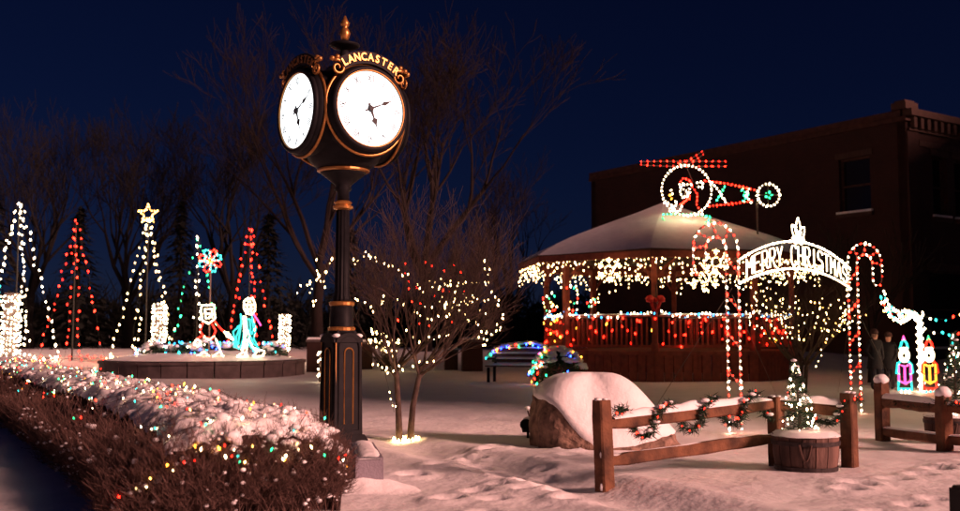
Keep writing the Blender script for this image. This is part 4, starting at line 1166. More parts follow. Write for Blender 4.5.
# ================================================================== HELICOPTER LIGHT DISPLAY ON THE ROOF
def helicopter():
    Y = 31.6; k = Y / F; px0, py0 = 687, 227
    O = at(px0, py0, Y)
    t = thing('light_helicopter', V((O.x, Y, O.z - .1)), 'helicopter outlined in coloured lights with a pilot, mounted on the bandstand roof', 'light display')
    q = lambda lst: [((a - px0) * k, (py0 - b) * k) for a, b in lst]
    ring = q(circ(687, 190, 25.5, 40))
    lines = [('white', ring),
             ('red', q([(706, 180), (730, 183), (757, 189)])), ('red', q([(710, 206), (735, 203), (757, 200)])),
             ('white', q([(713, 182), (720, 190), (727, 202)])), ('green', q([(726, 186), (722, 193), (717, 201)])), ('white', q([(751, 188), (748, 195), (753, 202)])), ('green', q([(744, 189), (750, 194), (745, 201)])), ('green', q([(746, 195), (752, 193)])),
             ('white', q(circ(771, 194, 11.5, 22))), ('green', q(circ(771, 194, 3.2, 8))), (None, q([(759, 194), (783, 194)])), (None, q([(771, 182), (771, 206)])),
             (None, q([(687, 164), (690, 172), (694, 182)])),
             ('green', q([(663, 214.5), (680, 214), (700, 215), (711, 217)])), ('green', q([(663, 214.5), (662, 219), (667, 224), (685, 224), (705, 224.5), (711, 218)])),
             ('white', q([(672, 208), (668, 214)])), ('white', q([(700, 211), (703, 215)])),
             # pilot: hat, face, beard, arm, body
             ('red', q([(681, 181), (684, 177), (690, 180), (693, 185)])), ('white', q([(680, 184), (692, 184)])), ('white', q([(681, 187), (680, 193), (684, 197), (689, 195), (690, 188)])), ('white', q([(684, 189), (687, 190), (685, 194)])),
             ('red', q([(693, 186), (698, 194), (697, 205), (702, 212)])), ('red', q([(690, 196), (684, 202), (678, 206)])), ('white', q([(698, 182), (704, 181), (703, 187), (697, 186)])), ('white', q([(676, 202), (674, 210), (679, 212), (682, 206)])), ('red', q([(683, 203), (690, 198)])),
             ('white', q([(671, 190), (673, 195)])), ('amber', q([(670, 195), (672, 200)])), ('white', q([(668, 203), (673, 206), (670, 211)]))]
    motif(t, O, (1, .06, 0), (0, 0, 1), lines, .034, .125, .014)
    motif(t, O, (1, .06, 0), (0, 0, 1), [('red', q([(641, 161), (668, 160.5), (728, 160), (728, 165), (668, 165.5), (641, 164.5), (641, 161)])), ('red', q([(680, 163), (692, 158), (705, 149), (705, 153), (694, 161), (684, 166)]))], .026, .21, .014)
    for a, b, c in ((668, 224, 245), (706, 224, 240)):
        p = at(a, b, Y); rr = math.hypot(p.x - GC.x, p.y - GC.y); zr = ZP - (ZP - ZE) * rr / (RE * .96) + .05
        m = MB(); m.tube([p, V((p.x, p.y, min(p.z - .05, zr)))], .02, 5); m.build('prop', STEEL, t)
    p = at(757, 202, Y); rr = math.hypot(p.x - GC.x, p.y - GC.y); zr = ZP - (ZP - ZE) * rr / (RE * .96) + .05
    m = MB(); m.tube([p, V((p.x, p.y, zr))], .03, 5); m.build('prop', STEEL, t)
    # a short row of red lamps lying on the roof snow below the skids
helicopter()

# ================================================================== GREETING ARCH AND CANDY CANES
AL = gp(735, 433); AR = gp(856, 413.5)
def cane(base, sgn, label, hz=3.05):
    t = thing('candy_cane', base, label, 'candy cane', 'candy cane columns of the arch')
    U = V((.95, .31, 0)).normalized(); b = base
    w = .205; r_in, r_out = .17, .375; hs = hz - r_out     # straight height
    def hook(r): return [(sgn * (-w / 2 + r_out) - sgn * r * math.cos(a) , hs + r * math.sin(a)) for a in [math.pi * i / 14 for i in range(15)]]
    inner = [(sgn * (w / 2), .05), (sgn * (w / 2), hs)] + hook(r_in); outer = [(-sgn * w / 2, .05), (-sgn * w / 2, hs)] + hook(r_out)
    tip_in, tip_out = inner[-1], outer[-1]; L = .30
    inner.append((tip_in[0], tip_in[1] - L)); outer.append((tip_out[0], tip_out[1] - L))
    mx = (inner[-1][0] + outer[-1][0]) / 2
    end = [inner[-1], (mx - sgn * .05, inner[-1][1] - .08), (mx + sgn * .05, inner[-1][1] - .08), outer[-1]]
    lines = [('white', inner), ('white', outer), ('white', end)]
    z = .35; k = 0
    while z < hs:                                      # diagonal stripes
        lines.append(('red', [(-sgn * w / 2, z - .22), (sgn * w / 2, z)])); z += .55
    for a in (35, 80, 125, 165):
        ca = R(180 - a) if sgn > 0 else R(a)
        cx = sgn * (-w / 2 + r_out)
        lines.append(('red', [(cx + r_in * math.cos(ca), hs + r_in * math.sin(ca)), (cx + r_out * math.cos(ca + .3 * sgn * -1), hs + r_out * math.sin(ca - .3 * sgn))]))
    motif(t, b, U, (0, 0, 1), lines, 0, .1, .013)
    # bulbs alternate along the edges
    W3 = V((0, 0, 1)); off = V((.31, -.95, 0)).normalized() * .022
    sp = {'white': [], 'red': [], 'pink': []}
    for ln in lines:
        pl = [b + U * u + W3 * v_ + off for u, v_ in ln[1]]
        for i, p in enumerate(along(pl, .098)):
            if ln[0] == 'red': sp['red'].append(p)
            else: sp[('white', 'white', 'red')[i % 3]].append(p)
    bulbs(t, sp, .0185, hang=False)
    return t, U
cane(AL, -1, 'candy cane column of white and red lights at the arch end by the boulder')
cane(AR, 1, 'candy cane column of white and red lights at the arch end by the two carollers')
def arch():
    a, c = AL + V((.12, .08, 0)), AR - V((.08, .1, 0))
    span = (c - a); span.z = 0; L = span.length; U = span.normalized(); g = 0
    t = thing('greeting_arch', V((a.x, a.y, AL.z)) , 'white lit arch reading merry christmas spanning the two candy canes', 'arch')
    zl0 = at(742, 283, a.y).z; zr0 = at(851, 289, c.y).z
    zmid = at(797, 269, (a.y + c.y) / 2).z
    base_z = (zl0 + zr0) / 2
    rise = zmid - base_z; bh = at(797, 242, (a.y + c.y) / 2).z - zmid
    def low(u): s = u / L * 2 - 1; return zl0 + (zr0 - zl0) * u / L + rise * (1 - s * s)
    def pt(u, f, d=0.0):
        """u along span, f 0..1 between the lower and upper bow"""
        s = u / L * 2 - 1; hh = bh * (1 - .22 * s * s)
        p = V((a.x, a.y, 0)) + U * u; p.z = low(u) + hh * f
        nrm = V((U.y, -U.x, 0)); nrm = nrm if nrm.y < 0 else -nrm
        return p + nrm * d
    N = 40
    fr = MB(); lo = [pt(L * i / N, 0) for i in range(N + 1)]; hi = [pt(L * i / N, 1) for i in range(N + 1)]
    fr.tube(lo, .015, 5); fr.tube(hi, .015, 5); fr.tube([lo[0], hi[0]], .015, 5); fr.tube([lo[-1], hi[-1]], .015, 5)
    fr.build('bow_frame', STEEL, t)
    for ln, dens in ((lo, .055), (hi, .055)):
        m = MB(); m.tube([p + V((U.y, -U.x, 0)) * .02 for p in ln], .013, 5); m.build('rope_light', ROPE['white'], t)
    sp = along([p + V((U.y, -U.x, 0)) * .03 for p in lo], .058) + along([p + V((U.y, -U.x, 0)) * .03 for p in hi], .058) + along([lo[0], hi[0]], .06) + along([lo[-1], hi[-1]], .06)
    bulbs(t, {'white': sp}, .016, hang=False)
    # lettering in stroke letters, each its own part
    GL = {'M': [[(0, 0), (0, 1), (.5, .45), (1, 1), (1, 0)]], 'E': [[(1, 0), (0, 0), (0, 1), (1, 1)], [(0, .52), (.8, .52)]], 'R': [[(0, 0), (0, 1), (.75, 1), (1, .85), (1, .62), (.75, .48), (0, .48)], [(.45, .48), (1, 0)]],
          'Y': [[(0, 1), (.5, .5), (1, 1)], [(.5, .5), (.5, 0)]], 'C': [[(1, .85), (.8, 1), (.25, 1), (0, .8), (0, .2), (.25, 0), (.8, 0), (1, .15)]], 'H': [[(0, 0), (0, 1)], [(1, 0), (1, 1)], [(0, .5), (1, .5)]],
          'I': [[(.5, 0), (.5, 1)]], 'S': [[(1, .85), (.8, 1), (.2, 1), (0, .85), (0, .65), (.2, .52), (.8, .48), (1, .35), (1, .15), (.8, 0), (.2, 0), (0, .15)]],
          'T': [[(.5, 0), (.5, 1)], [(0, 1), (1, 1)]], 'A': [[(0, 0), (.5, 1), (1, 0)], [(.2, .4), (.8, .4)]]}
    txt = 'MERRY CHRISTMAS'; n = len(txt); x0, x1 = .16, L - .16; cw = (x1 - x0) / n
    for i, ch in enumerate(txt):
        if ch == ' ': continue
        u0 = x0 + cw * i + cw * .16; ww = cw * .70
        m = MB(); bp = []
        for ln in GL[ch]:
            pl = [pt(u0 + ww * u, .14 + .70 * v_, .03) for u, v_ in ln]; m.tube(pl, .0135, 5); bp += along(pl, .075)
        lt = m.build('letter', ROPE['white'], t)
    # leaf ornament on the crown
    c0 = pt(L * .5, 1, .0)
    m = MB(); sp = []
    for ang, ll in ((90, .40), (132, .36), (48, .36), (168, .24), (12, .24)):
        dr_ = U * math.cos(R(ang)) + V((0, 0, math.sin(R(ang)))); sd = U * -math.sin(R(ang)) + V((0, 0, math.cos(R(ang))))
        pl = [c0, c0 + dr_ * ll * .4 + sd * ll * .26, c0 + dr_ * ll * .8 + sd * ll * .16, c0 + dr_ * ll, c0 + dr_ * ll * .8 - sd * ll * .16, c0 + dr_ * ll * .4 - sd * ll * .26, c0]
        m.tube(pl, .010, 5); sp += along(pl, .055)
    orn = m.build('leaf_ornament', ROPE['white'], t); bulbs(orn, {'white': sp}, .013, hang=False)
    # hanging snow-flake cluster under the left bow
    # guy wires
    gw = MB()
    for (p, q) in ((AL + V((0, 0, 2.0)), gp(775, 392)), (AL + V((0, 0, 2.1)), gp(657, 405)), (AR + V((0, 0, 2.0)), gp(900, 398)), (AR + V((0, 0, 2.0)), gp(838, 392))):
        gw.tube([p, q], .004, 4)
    gw.build('guy_wire', STEEL, t)
arch()
def cane_garland():
    t = thing('light_string', AR + V((.7, 0, 2.2)), 'green and white light garland sagging from the candy cane to the white post', 'light string', 'strings of lights')
    Yg = AR.y + .4; lines = []; sp = {}; cy = ('white', 'teal', 'warm', 'white', 'red', 'white', 'teal', 'gold')
    runs = [[(884, 292, 0), (882, 302, .3), (886, 311, 1), (893, 318, 2), (902, 322, 4), (912, 316, 6.6)], [(885, 294, 0), (888, 306, .4), (896, 311, 1.5), (904, 318, 3), (914, 316, 6.6)], [(903, 311, 3.0), (911, 313, 5), (917, 315, 6.8)]]
    for pl in runs:
        q = [at(a, b, Yg + c) for a, b, c in pl]; lines.append(q)
        for i, p in enumerate(along(q, .16)): sp.setdefault(cy[i % 8], []).append(p)
    bulbs(t, sp, .025, .03); wire(t, lines, .006)
    t = thing('light_string', at(940, 330, 25), 'sparse multicoloured light strands running from the white post out of view', 'light string', 'strings of lights')
    lines = []; sp = {}
    for pl in ([(921, 316, 25), (933, 318, 25), (947, 320, 25), (962, 313, 25), (985, 316, 25)], [(926, 330, 25), (938, 333, 25), (952, 335, 25), (975, 330, 25)]):
        q = [at(a, b, c) for a, b, c in pl]; lines.append(q)
        for i, p in enumerate(along(q, .2)): sp.setdefault(cy[(i * 3) % 8], []).append(p)
    bulbs(t, sp, .03, .04); wire(t, lines, .005)
cane_garland()

# ================================================================== CAROLLERS, WHITE POST, PEOPLE
def carollers():
    Y = 24.6; k = Y / F
    for i, (px, c1, c2, c3, lab) in enumerate(((905, 'teal', 'pink', 'teal', 'caroller outlined in green lights holding a pink song book'), (930, 'red', 'amber', 'red', 'caroller outlined in red lights holding a yellow song book'))):
        O = at(px, 391.5, Y); O.z = G(O.x, Y, False); b = V((O.x, Y, O.z))
        t = thing('light_caroller', b, lab, 'light display', 'lit carollers')
        q = lambda lst: [((a) * k, (b_) * k) for a, b_ in lst]
        lines = [(c1, q([(-4, 44), (-2, 50), (0, 53), (3, 49), (4, 44)])), ('pink' if i == 0 else 'green', q([(-1, 52), (0, 56), (1, 52)])),
                 ('white', q([(-4, 44), (4, 44)])), ('white', q(circ(0, 37, 4.6, 16, ry=6))), ('white', q([(-2, 39), (-1, 39)])), ('white', q([(1, 39), (2, 39)])), ('white', q([(-1.5, 34), (1.5, 34)])), ('white', q(circ(0, 37, 3, 10, ry=4.2))),
                 (c1, q([(-4, 31), (-7, 28), (-8, 20), (-5, 18)])), (c1, q([(4, 31), (7, 28), (8, 20), (5, 18)])),
                 (c2, q([(0, 26), (-6, 28), (-6, 12), (0, 9), (6, 12), (6, 28), (0, 26), (0, 9)])),
                 (c3, q([(-6, 12), (-7, 3), (7, 3), (6, 12)])), (c3, q([(-6.5, 4), (6.5, 4)]))]
        for u in (-4, 0, 4): lines.append(('white' if i == 0 else 'teal', q([(u, 0), (u, 3.5)])))
        motif(t, b, (1, 0, 0), (0, 0, 1), lines, .022, .075, .010, .030)
    b = gp(919, 390); b = V(((918.5 - 480) / F * 24.9, 24.9, 0)); b.z = G(b.x, b.y, False)
    t = thing('light_post', b, 'white post wound in lights between the two lit carollers', 'light post')
    h = at(918, 316, 24.9).z - b.z
    m = MB(); m.tube([b, b + V((0, 0, h))], .055, 8); m.build('post', ROPE['white'], t)
    bulbs(t, {'white': [b + V((.07 * math.cos(i * .9), .07 * math.sin(i * .9), .05 + (h - .05) * i / 70)) for i in range(70)] + [b + V((rngB.uniform(-.12, .12), rngB.uniform(-.12, .12), h + rngB.uniform(-.12, .1))) for _ in range(16)]}, .024)
carollers()

def person(px, py, h, yaw, label, hat=True, seed=0):
    b = gp(px, py); rng = random.Random(seed)
    t = thing('person', b, label, 'person', 'people standing beyond the fence')
    s = h / 1.75
    J = {'pel': (0, 0, .95), 'wai': (0, 0, 1.10), 'che': (0, -.01, 1.32), 'nek': (0, 0, 1.48), 'hd0': (0, -.015, 1.56), 'hd1': (0, -.02, 1.64), 'hd2': (0, -.005, 1.73),
         'shl': (-.18, 0, 1.42), 'ell': (-.27, .04, 1.15), 'hal': (-.20, -.09, .95), 'fil': (-.14, -.13, .92), 'shr': (.18, 0, 1.42), 'elr': (.27, .04, 1.15), 'har': (.20, -.09, .95), 'fir': (.14, -.13, .92),
         'hil': (-.09, 0, .90), 'knl': (-.10, -.02, .50), 'anl': (-.10, .02, .09), 'tol': (-.11, -.14, .04), 'hir': (.09, 0, .90), 'knr': (.11, -.03, .50), 'anr': (.11, .01, .09), 'tor': (.13, -.15, .04)}
    Rr = {'pel': .155, 'wai': .15, 'che': .17, 'nek': .062, 'hd0': .085, 'hd1': .098, 'hd2': .075, 'shl': .085, 'ell': .062, 'hal': .045, 'fil': .03, 'shr': .085, 'elr': .062, 'har': .045, 'fir': .03,
          'hil': .10, 'knl': .068, 'anl': .05, 'tol': .04, 'hir': .10, 'knr': .068, 'anr': .05, 'tor': .04}
    E = [('pel', 'wai'), ('wai', 'che'), ('che', 'nek'), ('nek', 'hd0'), ('hd0', 'hd1'), ('hd1', 'hd2'), ('che', 'shl'), ('shl', 'ell'), ('ell', 'hal'), ('hal', 'fil'), ('che', 'shr'), ('shr', 'elr'), ('elr', 'har'), ('har', 'fir'),
         ('pel', 'hil'), ('hil', 'knl'), ('knl', 'anl'), ('anl', 'tol'), ('pel', 'hir'), ('hir', 'knr'), ('knr', 'anr'), ('anr', 'tor')]
    names = list(J); me = bpy.data.meshes.new('body')
    Rz = Matrix.Rotation(yaw, 3, 'Z')
    me.from_pydata([tuple(Rz @ V(J[n_]) * s) for n_ in names], [(names.index(a), names.index(c)) for a, c in E], [])
    o = bpy.data.objects.new('body', me); COL.objects.link(o)
    md = o.modifiers.new('skin', 'SKIN')
    for i, n_ in enumerate(names):
        me.skin_vertices[0].data[i].radius = (Rr[n_] * s, Rr[n_] * s); me.skin_vertices[0].data[i].use_root = (n_ == 'pel')
    o.modifiers.new('sub', 'SUBSURF').levels = 2
    dg = bpy.context.evaluated_depsgraph_get(); m2 = bpy.data.meshes.new_from_object(o.evaluated_get(dg)); o.modifiers.clear(); o.data = m2; bpy.data.meshes.remove(me)
    for m_ in (COAT, SKIN, PANTS): m2.materials.append(m_)
    for p in m2.polygons:
        z = p.center.z / s; p.use_smooth = True
        p.material_index = 1 if z > 1.50 else (2 if z < .88 and abs((Rz.transposed() @ p.center).x) / s < .2 else 0)
    o.parent = t; BASE[o.name] = b
    # long coat skirt
    m = MB(); prof = [(.16, 1.12), (.185, 1.0), (.20, .85), (.225, .66), (.22, .64)]
    for r_, z in prof:
        for j in range(18): a = 2 * math.pi * j / 18; m.v.append(b + Rz @ V((r_ * 1.12 * math.cos(a) * s * (1 + .03 * math.sin(5 * a)), r_ * .85 * math.sin(a) * s, z * s)))
    for i in range(len(prof) - 1):
        for j in range(18): m.f.append((i * 18 + j, i * 18 + (j + 1) % 18, (i + 1) * 18 + (j + 1) % 18, (i + 1) * 18 + j))
    m.build('coat', COAT, t, smooth_=True)
    m = MB(); m.lathe([(.108 * s, 1.66 * s), (.118 * s, 1.69 * s), (.112 * s, 1.75 * s), (.07 * s, 1.81 * s), (.02 * s, 1.83 * s)], b + Rz @ V((0, .005, 0)), 16); m.build('hat' , KNIT, t, smooth_=True)
    m = MB(); hz = 1.62
    m.blob(b + Rz @ V((0, -.118, hz - .005)) * s, .02 * s, (.8, 1.1, 1.2), rng, .0); m.build('nose', SKIN, t, smooth_=True)
    for sg in (-1, 1):
        m = MB(); m.blob(b + Rz @ V((sg * .036, -.105, hz + .03)) * s, .012 * s, (1.2, .6, .7), rng, 0); m.build('eye', INK, t)
    m = MB(); m.blob(b + Rz @ V((0, -.105, hz - .055)) * s, .024 * s, (1.2, .4, .3), rng, 0); m.build('mouth', REDBOW, t)
person(876, 391, 1.50, R(15), 'person in a long black coat standing beyond the fence, hands in front', seed=1)
person(890, 389.5, 1.42, R(-50), 'person in dark clothes half hidden beside the long black coat', seed=2)

# ================================================================== SPLIT RAIL FENCES
def snow_strip(m, p, q, w, h, rng, n=14, off=0.0):
    d = (q - p); L = d.length; u = d.normalized(); s = V((-u.y, u.x, 0)).normalized(); up = u.cross(s); up = up if up.z > 0 else -up
    k = 7; rows = []
    for i in range(n + 1):
        f = i / n; c = p.lerp(q, f); hh = h * (.75 + .5 * abs(noise.noise(V((c.x * 4, c.y * 4, 9))))) * (min(1, f * 8, (1 - f) * 8) * .75 + .25); ww = w * (.9 + .2 * noise.noise(V((c.x * 5, c.y * 5, 3))))
        rows.append([c + s * (ww / 2 * math.cos(math.pi * j / (k - 1))) + up * (hh * math.sin(math.pi * j / (k - 1)) - .004) for j in range(k)])
    o = len(m.v); m.v += [tuple(p_) for r_ in rows for p_ in r_]
    for i in range(n):
        for j in range(k - 1): a = o + i * k + j; m.f.append((a, a + 1, a + k + 1, a + k))
    m.f.append(tuple(o + j for j in range(k))); m.f.append(tuple(o + n * k + j for j in range(k - 1, -1, -1)))
block()
def rail_mesh(p, q, w, h, rng):
    m = MB(); d = q - p; u = d.normalized(); s = V((-u.y, u.x, 0)).normalized(); up = V((0, 0, 1)); n = 9; rows = []
    for i in range(n + 1):
        c = p.lerp(q, i / n) + up * rng.uniform(-.008, .008) + s * rng.uniform(-.006, .006); e = .62 if i in (0, n) else 1
        rows.append([c + s * (w / 2 * a * rng.uniform(.9, 1.1)) + up * (h / 2 * b_ * e * rng.uniform(.9, 1.1)) for a, b_ in ((-1, -.7), (-.6, -1), (.7, -1), (1, -.6), (1, .7), (.6, 1), (-.7, 1), (-1, .6))])
    m.v = [tuple(p_) for r_ in rows for p_ in r_]
    for i in range(n):
        for j in range(8): m.f.append((i * 8 + j, i * 8 + (j + 1) % 8, (i + 1) * 8 + (j + 1) % 8, (i + 1) * 8 + j))
    m.f += [tuple(range(7, -1, -1)), tuple(range(n * 8, n * 8 + 8))]
    return m
def post_mesh(p, w, z1, rz, rng, tilt=0.0, holes=True):
    m = MB(); n = 6; rows = []
    for i in range(n + 1):
        f = i / n; z = p.z - .15 + (z1 - p.z + .15) * f; tp = 1 if i < n else .93
        cs, sn = math.cos(rz), math.sin(rz); ring = []
        for a, b_ in ((-1, -.8), (-.8, -1), (.8, -1), (1, -.8), (1, .8), (.8, 1), (-.8, 1), (-1, .8)):
            x_, y_ = a * w / 2 * tp * rng.uniform(.96, 1.04), b_ * w / 2 * tp * rng.uniform(.96, 1.04); ring.append(V((p.x + x_ * cs - y_ * sn + tilt * (z - p.z), p.y + x_ * sn + y_ * cs, z)))
        rows.append(ring)
    m.v = [tuple(p_) for r_ in rows for p_ in r_]
    for i in range(n):
        for j in range(8): m.f.append((i * 8 + j, i * 8 + (j + 1) % 8, (i + 1) * 8 + (j + 1) % 8, (i + 1) * 8 + j))
    m.f += [tuple(range(7, -1, -1)), tuple(range(n * 8, n * 8 + 8))]
    return m
def garland_strand(t, pl, rng, rad=.05, n=260):
    m = MB()
    P_ = along(pl, .012)
    for i in range(n):
        c = rng.choice(P_); a = V((rng.uniform(-1, 1), rng.uniform(-1, 1), rng.uniform(-1, .6))).normalized(); c = c + V((rng.gauss(0, .2), rng.gauss(0, .2), rng.gauss(0, .2))) * rad; L = rng.uniform(.4, 1.1) * rad; e = a.orthogonal().normalized() * L * .10
        m.add([c - e, c + a * L, c + e], [(0, 1, 2)])
    m.build('greenery', NEEDLE, t)
def fence_a():
    rng = random.Random(71)
    p1 = gp(605, 489); p2 = V((3.18, 10.85, 0)); p2.z = G(p2.x, p2.y); p3 = gp(850, 467)
    t = thing('rail_fence', p1, 'split rail fence section with snowy rails running to the barrel planter', 'fence', 'split rail fences')
    u12 = (p2 - p1); a12 = math.atan2(u12.y, u12.x)
    tops = [at(605, 400, p1.y).z, .74, at(850, 393, p3.y).z]
    for i, (p, w) in enumerate(((p1, .145), (p2, .14), (p3, .14))):
        po = post_mesh(p, w, tops[i], a12 + .1 * i, rng, -.03 if i == 0 else 0).build('post', WOOD, t)
        m = MB(); 
        for k_ in range(7): m.blob(p + V((rng.uniform(-.045, .045) - .03 * tops[i] * (i == 0), rng.uniform(-.045, .045), tops[i] - p.z + .005)), rng.uniform(.02, .04), (1, 1, .4), rng)
        m.build('post_snow', SNOWCAP, po, smooth_=True)
        if i == 0:                                     # snow-plugged mortises on the near face
            for zz in (.58, .33, .03):
                m = MB(); c = p + V((-.035, -.074, zz)); m.blob(c, .03, (.75, .35, 1.35), rng, .15); m.build('mortise_snow', SNOWCAP, po, smooth_=True)
    segs = [(p1, p2, (425, 404), (462, 438)), (p2, p3, (404, 411), (439, 444))]
    pxs = [(613, 772), (790, 845)]
    rails = []
    for (a, c, up_, lo_), (x0, x1) in zip(segs, pxs):
        for (y0, y1), snowy in ((up_, True), (lo_, False)):
            q0, q1 = a.copy(), c.copy(); q0.z = at(x0, y0, a.y).z; q1.z = at(x1, y1, c.y).z
            r = rail_mesh(q0, q1, .085, .115, rng).build('rail', WOOD, t)
            m = MB(); d = (q1 - q0) * .04; snow_strip(m, q0 + d + V((0, 0, .054)), q1 - d + V((0, 0, .054)),   .105 if snowy else .06, .085 if snowy else .018, rng, 22); m.build('rail_snow', SNOWCAP, r, smooth_=True)
            if snowy: rails.append((q0, q1))
    g = thing('fence_garland', rails[0][0] + V((0, 0, .1)), 'evergreen garland with small red lights wound along the fence rail near the boulder', 'garland', 'garlands on the fences')
    sp = []; lines = []
    for q0, q1, f0, f1 in ((rails[0][0], rails[0][1], .04, .98), (rails[1][0], rails[1][1], .15, 1.12)):
        pl = []; n = int((q1 - q0).length * (f1 - f0) / .05)
        for i in range(n + 1):
            f = f0 + (f1 - f0) * i / n; ph = f * (q1 - q0).length / .62 * 2 * math.pi
            wgt = math.sin(ph); c = q0.lerp(q1, f); pl.append(c + V((.03, -.075 * math.cos(ph), .045 + .09 * wgt - (.10 if wgt < -.3 else 0))))
        # only the swathes that pass over the front are thick
        lines.append(pl)
        thick = [p for i, p in enumerate(pl)]
        garland_strand(g, thick, rng, .085, int(1100 * (q1 - q0).length))
        sp += [p + V((rng.uniform(-.03, .03), -.03, rng.uniform(-.04, .05))) for p in along(pl, .11) if rng.random() < .8]
        m = MB()
        for p in along(pl, .09):
            if rng.random() < .6: m.blob(p + V((rng.uniform(-.03, .03), rng.uniform(-.03, .03), .03)), rng.uniform(.01, .04), (1.3, 1.2, .6), rng)
        m.build('snow_clumps', SNOWCAP, g, smooth_=True, kind='stuff')
    wire(g, lines, .006, NEEDLE, 'stem'); bulbs(g, {'red': sp}, .0085)
    return p1, p2, p3
FP = fence_a()
def fence_b():
    rng = random.Random(72)
    p1 = gp(883, 441); p2 = gp(945, 450); d = (p2 - p1); L = d.length
    p3 = p2 + V((.9, -.75, 0)); p3.z = G(p3.x, p3.y)
    t = thing('rail_fence', p1, 'split rail fence section with thick snow on its rails before the carollers', 'fence', 'split rail fences')
    tops = [at(883, 381, p1.y).z, at(945, 394, p2.y).z, .78]
    for i, p in enumerate((p1, p2, p3)):
        po = post_mesh(p, .15, tops[i], .3, rng).build('post', WOOD, t)
        m = MB(); m.blob(p + V((0, 0, tops[i] - p.z + .02)), .10, (1, 1, .75), rng, .1, 10, 6); m.build('post_snow', SNOWCAP, po, smooth_=True)
    rl = []
    for (a, c, ys) in ((p1, p2, ((401, 408), (430, 438))), (p2, p3, ((408, 412), (438, 446)))):
        for j, (y0, y1) in enumerate(ys):
            q0, q1 = a.copy(), c.copy(); q0.z = 1.4 - (y0 - 335) * a.y / F; q1.z = 1.4 - (y1 - 335) * c.y / F
            r = rail_mesh(q0, q1, .10, .12, rng).build('rail', WOOD, t)
            m = MB(); snow_strip(m, q0 + V((0, 0, .055)), q1 + V((0, 0, .055)), .12, .09 if j == 0 else .03, rng, 12); m.build('rail_snow', SNOWCAP, r, smooth_=True)
            if j == 0: rl.append((q0, q1))
    g = thing('fence_garland', p2 + V((0, 0, .6)), 'evergreen garland with red lights hung on the fence before the carollers', 'garland', 'garlands on the fences')
    pl = sag(rl[0][0].lerp(rl[0][1], .12) + V((0, -.08, .03)), rl[0][1] + V((0, -.1, .10)), .05) + sag(rl[1][0] + V((0, -.1, .10)), rl[1][1] + V((0, -.08, .05)), .05)
    garland_strand(g, pl, rng, .08, 1100); wire(g, [pl], .006, NEEDLE, 'stem')
    sp = [p + V((rng.uniform(-.04, .04), -.04, rng.uniform(-.05, .06))) for p in along(pl, .045) if p.x > p1.x + .25 and rng.random() < .8]
    bulbs(g, {'red': sp}, .010)
fence_b()

# ================================================================== BARRELS WITH SMALL TREES
def barrel(c, r, h, label):
    rng = random.Random(int(c.x * 100))
    b = V((c.x, c.y, G(c.x, c.y) - .02))
    t = thing('barrel_planter', b, label, 'barrel', 'half-barrel planters')
    n = 16
    for k in range(n):
        a0, a1 = 2 * math.pi * k / n + .012, 2 * math.pi * (k + 1) / n - .012
        m = MB(); vs_ = []; zj = rng.uniform(-.008, .008); rj = rng.uniform(-.005, .005)
        for z, rr in ((0, r * .88), (h * .5, r * .97), (h + zj, r)):
            for q in (rr - .03 + rj, rr + rj):
                for a in (a0, (a0 + a1) / 2, a1): vs_.append(b + V((q * math.cos(a), q * math.sin(a), z)))
        fs = []
        for i in range(2):
            o = i * 6; fs += [(o + 3, o + 4, o + 10, o + 9), (o + 4, o + 5, o + 11, o + 10), (o + 1, o, o + 6, o + 7), (o + 2, o + 1, o + 7, o + 8), (o, o + 3, o + 9, o + 6), (o + 5, o + 2, o + 8, o + 11)]
        fs += [(12, 15, 16, 13), (13, 16, 17, 14)]
        m.add(vs_, fs); m.build('stave', BARREL, t)
    for z in (h * .14, h * .80):
        rr = r * (.88 + .12 * z / h) + .012; m = MB(); m.lathe([(rr - .01, z - .022), (rr + .003, z - .022), (rr + .007, z + .022), (rr - .006, z + .022)], b, 32); m.build('hoop', HOOP, t)
    m = MB(); a0 = R(-112)                             # rope handle hanging at the front
    p0, p1 = b + V((r * 1.02 * math.cos(a0 - .12), r * 1.02 * math.sin(a0 - .12), h * .80)), b + V((r * 1.02 * math.cos(a0 + .22), r * 1.02 * math.sin(a0 + .22), h * .80))
    m.tube([p + V((0, -.02, 0)) for p in sag(p0, p1, .16, 10)], .012, 6); m.build('rope_handle', STONETRIM, t)
    m = MB(); nr, na = 6, 24; m.v.append(b + V((0, 0, h + .035)))
    for i in range(1, nr + 1):
        for j in range(na):
            a = 2 * math.pi * j / na; rr = (r + .015) * i / nr; m.v.append(b + V((rr * math.cos(a), rr * math.sin(a), h + (.04 if i < nr - 1 else (.028 if i < nr else -.012)) + .012 * noise.noise(V((rr * math.cos(a) * 9, rr * math.sin(a) * 9, 1))))))
    for j in range(na): m.f.append((0, 1 + j, 1 + (j + 1) % na))
    for i in range(nr - 1):
        for j in range(na): m.f.append((1 + i * na + j, 1 + (i + 1) * na + j, 1 + (i + 1) * na + (j + 1) % na, 1 + i * na + (j + 1) % na))
    m.build('snow_fill', SNOWCAP, t, smooth_=True)
    return b, h
